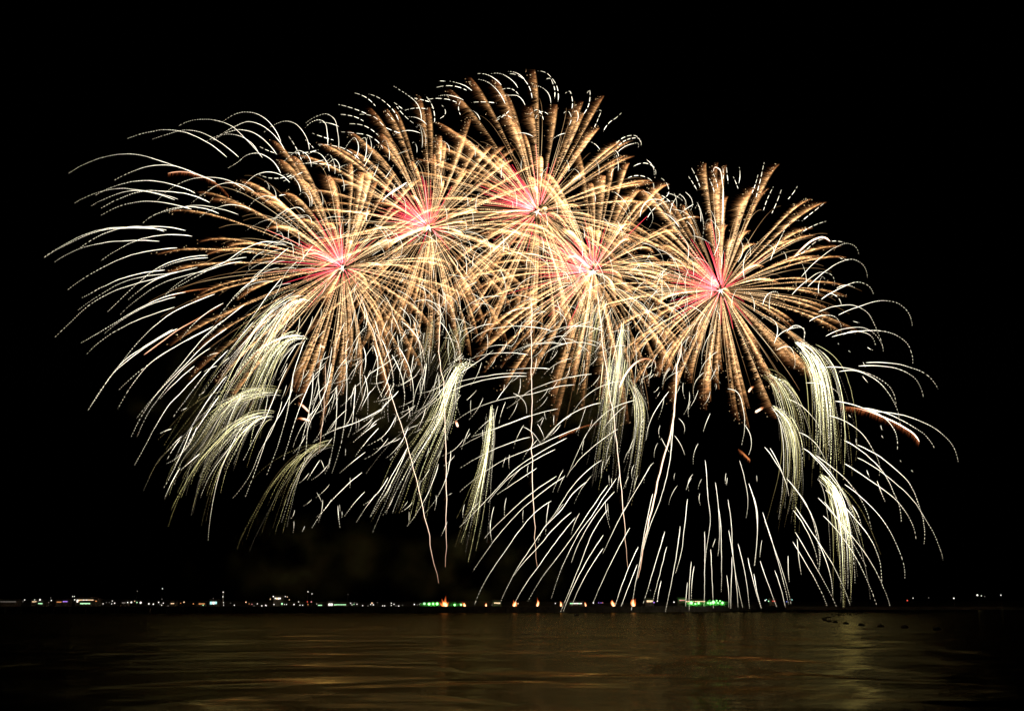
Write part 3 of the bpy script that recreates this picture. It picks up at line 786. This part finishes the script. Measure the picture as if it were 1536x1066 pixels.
comet([1086, 370, 1085, 320, 1083, 270, 1079, 254, 1073, 251, 1070, 257], "thick white-gold comet standing upright with a hooked top on the rightmost burst", 0.27, 1.0, 40, 14, 0.9, fall=(-1, 0, -0.3))
comet([566, 305, 585, 291, 600, 281, 610, 274], "thick white comet dash above the second gold burst's heart", 0.42, 1, 20, 15, 1.0)
comet([683, 630, 686, 637, 687, 640], "tiny orange comet between the upright rocket trail and the narrow sheaf", 0.7, 1.2, 20, 16, 0.8)


# ------------------------------------------------------------------ launch fires on the pier
def fire(px, py, w, h, tongues, label, seed):
    g_ = np.random.default_rng(seed)
    Y = float(np.interp(px, [p[0] for p in path], [p[1] for p in path])) + 4.0
    m = Y / F / 0.97
    c = at(px, 908.3, Y); c[2] = 3.06
    t = thing("launch_fire", label, "fire", c, "launch fires along the pier")
    # mortar pan the fire burns in
    v, f = lathe([(0.5 * w * m, 0.0), (0.6 * w * m, 0.25), (0.5 * w * m, 0.3)], 10)
    solid("fire_pan", v, f, M_POLE, t)
    g = Geo()
    zc = max(0.8, (908.3 - py) * m)
    u = np.linspace(0, 1, 12)
    prof = np.sin(math.pi * np.clip(u * 0.93 + 0.07, 0, 1)) ** 0.7 * (1 - 0.35 * u)
    P = np.stack([0.15 * w * m * np.sin(u * 4 + seed), 0 * u, 0.25 + u * zc * 1.45], 1)
    g.tube(P, 0.24 * w * m * prof + 0.03, 1.0 - 0.2 * u, 7)
    g.build("flame", M_FLAME, t)
    g = Geo()
    P = P * np.array([1.2, 1, 1.15]); P[:, 1] -= 0.3
    g.tube(P, 0.42 * w * m * prof + 0.05, 0.8 - 0.45 * u, 8)
    g.build("flame_edge", M_FLAME_GLOW, t)
    for k, (dx, hh) in enumerate(tongues):
        g = Geo()
        u = np.linspace(0, 1, 12)
        H = 0.78 * hh * m
        P = np.stack([dx * m * (0.3 + 0.7 * u) + 0.1 * np.sin(u * 6 + k), -0.2 + 0 * u, 0.5 + u * H], 1)
        g.tube(P, (0.20 * w * m) * (1 - u) ** 0.8 * (0.5 + np.sin(u * 2.6) * 0.7) + 0.02, 0.62 * (1 - u) ** 0.9 + 0.12, 5)
        g.build("flame_tongue", M_FLAME_GLOW, t)
    return t


fire(667, 904, 10, 9, [(-4, 14), (1.5, 19), (-8, 8), (6, 8)], "largest launch fire, among the green lamps below the slanting rocket trail", 1)
fire(697, 905, 5, 6, [(-4, 9)], "small launch fire leaning left at the right end of the row of green lamps", 2)
fire(729.5, 905.5, 3.5, 5, [(-1, 7)], "smallest orange launch fire, alone between the green lamps and a lit hut", 3)
fire(772.5, 904, 7, 6, [(-2, 12), (3, 5)], "launch fire crossed by a white trail that lands on the water", 4)
fire(806.5, 903, 5, 8, [(0, 16)], "launch fire with the tallest thin tongue, below the highest burst", 5)
fire(841, 904, 4, 7, [(0.5, 10)], "slim launch fire right of the one with the tall tongue", 6)
fire(878, 904.5, 3, 5, [(0, 5)], "dim stubby launch fire at the end of the long white lit hall", 7)
fire(919.5, 903, 7, 6, [(1, 8)], "round orange launch fire, left of two falling trails", 8)
fire(950.5, 902, 8, 8, [(-3, 13), (3, 14), (0, 9)], "fork-tongued launch fire under the golden rocket trail", 9)

# ------------------------------------------------------------------ lights of the far shore
YS = 930.0
GROUND = 2.1


def lamp_shape(r):
    return lathe([(0.25 * r, -r), (0.8 * r, -0.62 * r), (r, 0), (0.8 * r, 0.62 * r), (0.25 * r, r)], 8)


AREAS = [(0, 45, "by the dim lit strip at far left"), (45, 112, "between the dim strip and the gold-lit pavilion"),
         (112, 180, "beside the gold-lit pavilion"), (180, 255, "between the pavilion and the cyan-lit building"), (255, 345, "by the cyan-lit building"),
         (345, 405, "between the cyan-lit building and the hillside cluster"), (405, 440, "in the hillside cluster"), (440, 505, "left of the long mint-lit hall"),
         (505, 600, "right of the long mint-lit hall"), (600, 705, "in the row by the largest launch fire"), (705, 870, "behind the smaller launch fires"),
         (870, 1000, "behind the right-hand launch fires"), (1000, 1100, "by the green floodlights under the rain of trails"), (1100, 1200, "right of the green floodlights"),
         (1200, 1430, "on the dark shore right of the fireworks"), (1430, 1540, "at the right end of the shore")]
WORDS = {'white': 'white', 'dim': 'faint white', 'warm': 'warm yellow', 'orange': 'orange', 'red': 'red', 'pink': 'pink', 'green': 'green', 'mint': 'mint green',
         'cyan': 'cyan', 'purple': 'purple', 'blue': 'blue'}
L_ = """25.5 902 2.6 mint|37 899 1.4 white|34.5 901.5 1 dim|52 899 1.2 white|60 899 2.2 white|69 901.5 1.4 white|73 903 1.1 dim|77 900 1.5 white|76 896 1 dim|85.5 903 1.1 orange|90 899 1.3 warm
96 900 1.4 purple|109 894 1.1 white|111.5 894 1.1 white|112 899 1.6 white|149 899 1 dim|151 901 1.5 mint|154.6 905 1.3 white|159.5 903 1 dim|164 903 1 dim|168.5 900.7 1.2 white|167.6 905 1.3 white|172 904 1.6 white
191.6 903 1.6 white|197 902.8 2.3 white|202 901 1.2 warm|205.4 903 1.6 mint|211 903.3 2.8 white|223.3 905 2 white|230 905.5 1.8 white|238 902.8 1.6 white|242.5 907 1.2 white|245 904 1.3 white|206 886 1.2 dim|243.7 882.4 1.3 white|243 898 1.1 dim
258 904.8 2 warm|252 908 1.1 dim|276 902.5 1.7 warm|271 904 1.1 orange|290 905 1.5 orange|304.7 907 1.5 mint|327 901.7 1.4 white|335 903 1.4 white|335 907 1.6 white|351.5 907 1.3 white|369 902.5 1.6 warm|373.7 905 1.1 orange|378 905.6 1.2 pink|386 905 1.2 white|392.7 908 1.5 white|398.4 907 1.4 white
410 894 1.7 white|405.5 898 1.3 warm|428 894 1.2 white|431 894.6 1.2 warm|434 899 1.2 warm|423 905 2.6 mint|427 906 1.3 white|430 906 1.3 white|399.5 908 1.3 white|411 906 1.4 white|418.5 905 1.2 white
441 906 1.7 white|448 902 1.2 white|450 907 1.2 white|454 907 1.3 white|461 902 1.6 red|467 902 1.8 pink|462 906 1.3 orange|462 887 1.4 white|468 890 1.2 white|522 890.7 1.1 dim|526 904 1.4 white|528 906.5 1.1 white|531 905.6 1.2 mint|535.5 905.6 1.3 white|532 903 1 dim|544 907.7 1.3 white
558 904 2 warm|556 906 1.3 white|552 908 1.1 dim|560 906.5 1.6 white|574 908 1.4 white|577 908 1.3 white|587 904 1.3 white|591 905.6 1.3 white|587 907.4 1.2 white|594 908 1.1 dim|598 908.3 1.5 white
621.5 906 1.6 white|626 906.7 1.1 dim|629 906 1.3 white|631 904.7 1.2 white|677 906 1.4 mint|712 905 1.2 dim|738 906.5 1.1 dim|777 904.7 1.5 warm|833 904.4 1.3 white
890 903.5 1.8 white|898 903.5 1.1 purple|901.5 903.5 1.1 purple|904 903.5 1.1 pink|975.6 884.7 1.4 dim|981 903 1.8 purple|986 901 1.5 white|1001 903 1.2 dim|1011 902.4 1.7 white|1147.7 900 1.6 white|1149.5 898.8 1.5 cyan|1153 901 1.6 mint|1180 901.7 1.4 blue|1188 899 1.4 cyan
1361 900 1.9 red|1369.6 896.5 1.2 white|1393 896 1.1 dim|1430.8 896.7 1.9 white|1466 892 2.4 white|1472 893 1.3 white|1477 894 1.1 dim|1501.4 892 1.6 white|240 906 1 dim|262 906 1 dim|346 904 0.9 dim|320 897 0.9 dim|496 902 0.9 dim|566 903 0.9 dim|604 907 1 dim|66 904 0.9 dim|381 908 1 dim|475 905 1 white"""
seen = {}
for item in L_.replace("\n", "|").split("|"):
    a = item.split()
    px, py, d, kind = float(a[0]), float(a[1]), float(a[2]), a[3]
    Y = YS + rng.uniform(-15, 60)
    p = at(px, py, Y)
    m = Y / F / 0.97
    r = 0.5 * d * m
    gz = GROUND + (0.4 if Y > 960 else 0.0)
    area = next(s_ for x0, x1, s_ in AREAS if x0 <= px < x1)
    size = "tiny" if d < 1.3 else ("small" if d < 1.9 else "large bright")
    high = py < 897 and px < 1350
    lab = f"{size} {WORDS[kind]} lamp{' up on a mast' if high else ''} {area}"
    cc = (p[0], p[1], gz)
    t = thing("shore_lamp", lab, "lamp", cc, "lamps along the far shore")
    H = p[2] - gz
    v, f = lathe([(0.16, -0.4), (0.09, max(0.2, H - r))], 6)
    solid("pole", v, f, M_POLE, t)
    v, f = lamp_shape(r)
    o = solid("lamp_head", v, f, LAMP[kind], t); o.location = (0, 0, H)
    seen.setdefault(lab, []).append(t)


# lit halls and pavilions on the shore
def hall(x0, x1, ytop, ybot, kind, n, label, Y=935.0, second=None, storeys=1):
    a, b_ = at(x0, ytop, Y), at(x1, ybot, Y)
    m = Y / F / 0.97
    w = b_[0] - a[0]; z1 = a[2]; z0 = max(b_[2], GROUND + 0.6)
    c = ((a[0] + b_[0]) / 2, Y, GROUND - 0.2)
    t = thing("lit_hall", label, "building", c, "lit buildings on the far shore")
    hz = z1 + 1.0 - c[2]
    v, f = box_data(-w / 2 - 1, w / 2 + 1, 0.25, 8, 0, hz); wall = solid("wall", v, f, M_WALL, t)
    x = w / 2 + 1.8
    v = [(-x, -1.2, hz + 0.003), (x, -1.2, hz + 0.003), (x, 9, hz + 0.003), (-x, 9, hz + 0.003), (-x, 3.9, hz + 1.3), (x, 3.9, hz + 1.3)]
    f = [(3, 2, 1, 0), (0, 1, 5, 4), (2, 3, 4, 5), (1, 2, 5), (3, 0, 4)]
    solid("roof", v, f, M_ROOF, t)
    ww = w / n
    for k in range(n):
        xa = -w / 2 + k * ww + ww * 0.06; xb = xa + ww * 0.88
        hh = (z1 - z0) * rng.uniform(0.7, 1.0)
        kk = kind if second is None or rng.uniform() < 0.7 else second
        v, f = box_data(xa, xb, 0.12, 0.248, z1 - c[2] - hh, z1 - c[2]); solid("lit_window", v, f, LAMP[kk], wall)
    return t


hall(0, 24, 901.6, 902.2, 'dim', 6, "long dim strip of lit wall at the far left end of the shore")
hall(48, 55, 901.3, 902.6, 'warm', 3, "small warm-lit kiosk left of the gold-lit pavilion")
hall(57, 63.5, 904, 905.4, 'mint', 3, "small mint-lit kiosk low on the shore left of the pavilion")
hall(85, 92, 901.8, 902.9, 'orange', 4, "little orange-lit hut beside the purple-lit one")
hall(94, 101, 901, 902.5, 'purple', 3, "little purple-lit hut left of the gold-lit pavilion")
hall(115, 140, 898.8, 903, 'warm', 11, "long gold-lit pavilion, the brightest building at left", second='white')
hall(120, 135, 903.8, 905.6, 'mint', 6, "low greenish-lit stage in front of the gold pavilion", Y=922)
hall(140, 145, 900.4, 901.8, 'orange', 2, "orange-lit annex at the right end of the gold pavilion")
hall(183, 188, 902.9, 904.4, 'dim', 2, "faint bluish-white lit shed right of the pavilion")
hall(256, 261, 904, 905.4, 'warm', 2, "tiny warm-lit shed left of the cyan-lit building")
hall(298, 307, 904.4, 905.8, 'orange', 4, "low orange-lit row of shops left of the cyan-lit building")
hall(315, 325, 901.8, 906.6, 'cyan', 3, "cyan-lit building with tall bright windows", second='white')
hall(412, 421, 895.8, 898.4, 'warm', 4, "bright warm-lit house in the hillside cluster", second='white')
hall(477, 483, 906.6, 908, 'mint', 3, "small green-lit kiosk left of the long mint-lit hall")
hall(492.5, 499, 904.4, 908, 'white', 3, "bright white-lit block at the left end of the mint-lit hall")
hall(501, 519, 905.8, 907.2, 'mint', 7, "long low mint-lit hall left of the launch fires")
hall(741, 750, 903, 905, 'warm', 4, "warm-lit hut between two launch fires")
hall(855, 873, 903.8, 905.4, 'white', 7, "long white-lit hall behind the launch fires", second='mint')
hall(970, 979, 899.8, 902.6, 'warm', 4, "warm-lit house right of the fork-tongued launch fire")
hall(1019, 1027.5, 899, 900.6, 'pink', 3, "pink-lit roof terrace left of the green floodlights")
hall(1028, 1058, 901, 902.3, 'warm', 9, "long yellow-lit gallery above the green floodlights", Y=960)
hall(1158, 1163, 900.4, 901.6, 'red', 2, "dim red-lit hut right of the green floodlights")
# tall tower with three stacked lamps
p = at(334, 906, 940)
t = thing("tower", "thin dark tower with two stacked white lamps beside the cyan-lit building", "tower", (p[0], 940, GROUND))
topz = at(334, 886.5, 940)[2] - GROUND
v, f = box_data(-0.6, 0.6, -0.6, 0.6, 0, topz); solid("mast", v, f, M_WALL, t)
for py in (887.5, 894.4):
    v, f = lamp_shape(0.45); o = solid("lamp_head", v, f, LAMP['white'], t); o.location = (0, -1.1, at(334, py, 939)[2] - GROUND)


# green floodlights with foliage added behind them to catch their glow
def flood(px, py, d, label, Y=905.0, kind='green', power=6000.0):
    p = at(px, py, Y); m = Y / F / 0.97; r = 0.5 * d * m
    t = thing("floodlight", label, "floodlight", (p[0], p[1], 2.0), "green floodlights on the far shore")
    H = p[2] - 2.0
    v, f = lathe([(0.18, -0.5), (0.1, max(0.3, H - r))], 6); solid("pole", v, f, M_POLE, t)
    v, f = lamp_shape(r); o = solid("lamp_head", v, f, LAMP[kind], t); o.location = (0, 0, H)
    v, f = lathe([(0.5 * r, -0.2 * r), (1.1 * r, -r * 0.1), (1.15 * r, 0), (1.1 * r, 0.05 * r)], 8)
    o = solid("bezel", v, f, M_POLE, t); o.location = (0, 0.2, H + r * 1.1)
    if power:
        ld = bpy.data.lights.new("floodlight_glow", 'SPOT'); ld.spot_size = math.radians(130); ld.spot_blend = 0.6; ld.energy = power; ld.color = (0.2, 1.0, 0.2); ld.shadow_soft_size = 0.5  # shines back onto the added foliage, away from the water
        lo = bpy.data.objects.new("floodlight_glow", ld); COL.objects.link(lo); lo.parent = t; lo.location = (0, r + 0.6, H); lo.rotation_euler = (math.radians(100), 0, 0)
    return t


for px, py, d, lab in [(636.6, 904.8, 3.4, "leftmost green floodlight in the row left of the largest launch fire"), (643.6, 905.3, 3.6, "second green floodlight in the row left of the largest launch fire"),
                       (649.6, 905, 3.0, "third green floodlight in the row, second from the largest launch fire"), (655.7, 905, 3.6, "green floodlight next to the left side of the largest launch fire"),
                       (682, 906.6, 3.0, "green floodlight midway between the largest fire and the small leaning fire"), (691.5, 906.4, 2.8, "green floodlight touching the small leaning fire")]:
    flood(px, py, d, lab, kind='green' if d != 3.4 else 'mint', power=5000)
for px, py, d, lab in [(1037, 903.5, 4.2, "big green floodlight at the left end of the yellow-lit gallery"), (1043, 905, 2.5, "small green floodlight in the middle under the gallery"),
                       (1048, 903.8, 3.2, "green floodlight under the right half of the gallery"), (1062, 903.8, 2.2, "small green floodlight just right of the gallery"),
                       (1066, 903.8, 2.6, "green floodlight left of the brightest one in the right cluster"), (1070, 902.8, 4.4, "brightest green floodlight in the right cluster, under a falling trail"),
                       (1075, 900.2, 1.7, "tiny green floodlight at the top of the right cluster"), (1077, 903.8, 2.0, "low green floodlight in the middle of the right cluster"),
                       (1080, 900.8, 1.8, "tiny upper green floodlight near the right end of the cluster"), (1083.7, 903.6, 3.4, "green floodlight at the right end of the cluster")]:
    flood(px, py, d, lab, power=6000)


def added_foliage(px, Y, w, h, label, seed):  # added backdrop that gives the green glow a surface to fall on
    g_ = np.random.default_rng(seed)
    p = at(px, 905, Y)
    t = thing("added_tree", label, "added_tree", (p[0], Y, 2.0), "dark foliage added behind the green floodlights to catch their glow")
    v, f = lathe([(0.28, -0.5), (0.2, h * 0.5), (0.06, h * 0.8)], 6); solid("trunk", v, f, M_POLE, t)
    vv, ff = [], []
    for k in range(420):
        d = g_.normal(0, 1, 3); d /= np.linalg.norm(d); q = g_.uniform(0.35, 1.0) ** 0.5
        lump = 1 + 0.25 * math.sin(d[0] * 5 + seed) * math.cos(d[2] * 6)
        cpt = np.array([d[0] * w * 0.5 * q * lump, d[1] * w * 0.35 * q, h * 0.6 + d[2] * h * 0.42 * q * lump])
        a, b2 = g_.normal(0, 0.35, 3), g_.normal(0, 0.35, 3)
        i = len(vv); vv += [cpt - a, cpt + b2, cpt + a, cpt - b2]; ff.append((i, i + 1, i + 2, i + 3))
    solid("crown", vv, ff, M_LEAF, t)


for k, (px, w, h, lab) in enumerate([(1030, 12, 4.2, "low dark added foliage at the left end of the yellow-lit gallery"), (1039, 12, 4.6, "dark added foliage behind the big left green floodlight"), (1049, 12, 4.2, "dark added foliage under the right half of the gallery"),
      (1060, 11, 4.4, "dark added foliage just right of the gallery"), (1069, 12, 6.0, "tallest dark added foliage, behind the brightest green floodlight"), (1078, 12, 5.4, "dark added foliage right of the brightest green floodlight"), (1087, 11, 4.6, "dark added foliage at the right end of the green floodlights"),
      (638, 11, 4.0, "low dark added foliage behind the leftmost two green floodlights"), (650, 11, 4.2, "low dark added foliage left of the largest launch fire"), (683, 12, 3.8, "low dark added foliage between the largest and the small leaning fire")]):
    added_foliage(px, 913 + (k % 2) * 4, w, h, lab, 50 + k)

# ------------------------------------------------------------------ floats on the water
def float_buoy(px, py, label, r=0.62):
    Y = CAM_H / ((py - HORIZON) / F) * 0.995
    for _ in range(4):
        p = at(px, py, Y); Y += p[2] / 0.0226 * 0.0
    # distance at which the ray meets the water
    k = at(px, py, 1.0); Y = CAM_H / (CAM_H - k[2])
    p = at(px, py, Y)
    t = thing("float", label, "buoy", (p[0], p[1], 0.0), "dark floats strung in a curve on the water")
    prof = [(0.18 * r, -0.55 * r), (0.75 * r, -0.4 * r), (1.12 * r, -0.05 * r), (1.18 * r, 0.25 * r), (1.0 * r, 0.55 * r), (0.55 * r, 0.76 * r), (0.2 * r, 0.82 * r)]
    v, f = lathe(prof, 14); solid("float_body", v, f, M_BUOY, t, True)
    v, f = lathe([(1.19 * r, 0.02 * r), (1.27 * r, 0.06 * r), (1.27 * r, 0.16 * r), (1.19 * r, 0.2 * r)], 14); solid("rim_band", v, f, M_BUOY, t, True)
    v, f = lathe([(0.16 * r, 0.80 * r), (0.2 * r, 0.9 * r), (0.2 * r, 1.02 * r), (0.1 * r, 1.06 * r)], 8); solid("mooring_eye", v, f, M_POLE, t, True)
    t.rotation_euler = (rng.normal(0, 0.06), rng.normal(0, 0.06), rng.uniform(0, 6))
    return t


B = [(1285, 921.2), (1275, 921.8), (1265.5, 922.6), (1257.5, 923.4), (1250, 924.2), (1244, 926), (1240, 927), (1235.5, 928.4), (1238, 930.8), (1244, 932), (1253, 933.6), (1269, 935.4), (1292, 937.6), (1321, 939.8), (1357, 941), (1406, 944)]
ORD = ["last float at the far tip of the curve, farthest off", "float next to the farthest one on the far arm", "third float from the far tip of the curve", "fourth float from the far tip, on the far arm", "float in the middle of the far arm", "float just beyond the bend on the far arm",
       "small float touching the bend from the far side", "float right at the bend, leftmost of the curve", "float just this side of the bend", "second float this side of the bend", "third float this side of the bend", "fourth float this side of the bend, start of the wide spacing",
       "widely spaced float midway along the near arm", "large float third from the near end", "large near float, next to last on the near arm", "nearest float, almost lost in the dark at right"]
for (px, py), lab in zip(B, ORD):
    float_buoy(px, py, "dark round " + lab, r=0.60)
# lone marker far out
k = at(865, 923.4, 1.0); Y = CAM_H / (CAM_H - k[2]); p = at(865, 923.4, Y)
t = thing("marker_buoy", "lone small black buoy with a pointed top off the middle of the pier", "buoy", (p[0], p[1], 0))
v, f = lathe([(0.5, -0.3), (1.05, -0.1), (1.1, 0.3), (0.85, 0.5), (0.4, 0.7)], 12); solid("float_body", v, f, M_BUOY, t, True)
v, f = lathe([(0.32, 0.70), (0.25, 1.0), (0.05, 1.5)], 8); solid("top_mark", v, f, M_BUOY, t, True)


# ------------------------------------------------------------------ thin smoke drifting below the bursts, lit by the burst hearts
def burst_light(px, py, Y, power, col):
    ld = bpy.data.lights.new("burst_glow", 'POINT'); ld.energy = power; ld.color = col; ld.shadow_soft_size = 6.0
    o = bpy.data.objects.new("burst_glow", ld); COL.objects.link(o); o.location = at(px, py, Y)
    return o


bursts = [o for o in COL.objects if o.name.startswith("gold_burst")]
for o in bursts:
    ld = bpy.data.lights.new("burst_glow", 'POINT'); ld.energy = 1.1e5; ld.color = (1.0, 0.72, 0.34); ld.shadow_soft_size = 0.9
    lo = bpy.data.objects.new("burst_glow", ld); COL.objects.link(lo); lo.parent = o

M_SMOKE, nt = new_mat("thin_smoke")
nt.nodes.clear()
out = nt.nodes.new("ShaderNodeOutputMaterial"); pv = nt.nodes.new("ShaderNodeVolumePrincipled")
pv.inputs["Color"].default_value = (0.56, 0.60, 0.30, 1)
tc = nt.nodes.new("ShaderNodeTexCoord"); n = nt.nodes.new("ShaderNodeTexNoise"); n.inputs["Scale"].default_value = 0.035; n.inputs["Detail"].default_value = 3
gr = nt.nodes.new("ShaderNodeTexGradient"); gr.gradient_type = 'SPHERICAL'
mr = nt.nodes.new("ShaderNodeMapRange"); mr.inputs[1].default_value = 0.5; mr.inputs[2].default_value = 0.75; mr.inputs[3].default_value = 0.0; mr.inputs[4].default_value = 0.014
mu = nt.nodes.new("ShaderNodeMath"); mu.operation = 'MULTIPLY'
mp = nt.nodes.new("ShaderNodeMapping"); mp.inputs["Location"].default_value = (-1, -1, -1); mp.inputs["Scale"].default_value = (2, 2, 2)
tw = nt.nodes.new("ShaderNodeNewGeometry")
nt.links.new(tw.outputs["Position"], n.inputs["Vector"]); nt.links.new(tc.outputs["Generated"], mp.inputs[0]); nt.links.new(mp.outputs[0], gr.inputs[0])
nt.links.new(n.outputs["Fac"], mr.inputs[0]); nt.links.new(mr.outputs[0], mu.inputs[0]); nt.links.new(gr.outputs["Fac"], mu.inputs[1])
nt.links.new(mu.outputs[0], pv.inputs["Density"]); nt.links.new(pv.outputs[0], out.inputs["Volume"])
for px, py, Y, sx, sz, lab in [(300, 600, 680, 60, 55, "faint olive smoke behind the low left fan"), (450, 845, 660, 80, 36, "faint olive smoke low over the water at left"), (850, 590, 690, 75, 50, "faint brown smoke below the crowded burst"),
                               (720, 860, 640, 70, 30, "faint smoke low above the launch fires"), (570, 590, 690, 60, 60, "faint olive smoke under the leftmost bursts")]:
    p = at(px, py, Y)
    v, f = [], []
    for i in range(9):
        a = math.pi * i / 8
        for j in range(14):
            b_ = 2 * math.pi * j / 14
            v.append((sx * math.sin(a) * math.cos(b_), sx * 0.6 * math.sin(a) * math.sin(b_), sz * math.cos(a)))
    for i in range(8):
        for j in range(14):
            f.append((i * 14 + j, (i + 1) * 14 + j, (i + 1) * 14 + (j + 1) % 14, i * 14 + (j + 1) % 14))
    o = solid("smoke", v, f, M_SMOKE); o.location = p
    o["kind"] = "stuff"; o["label"] = lab
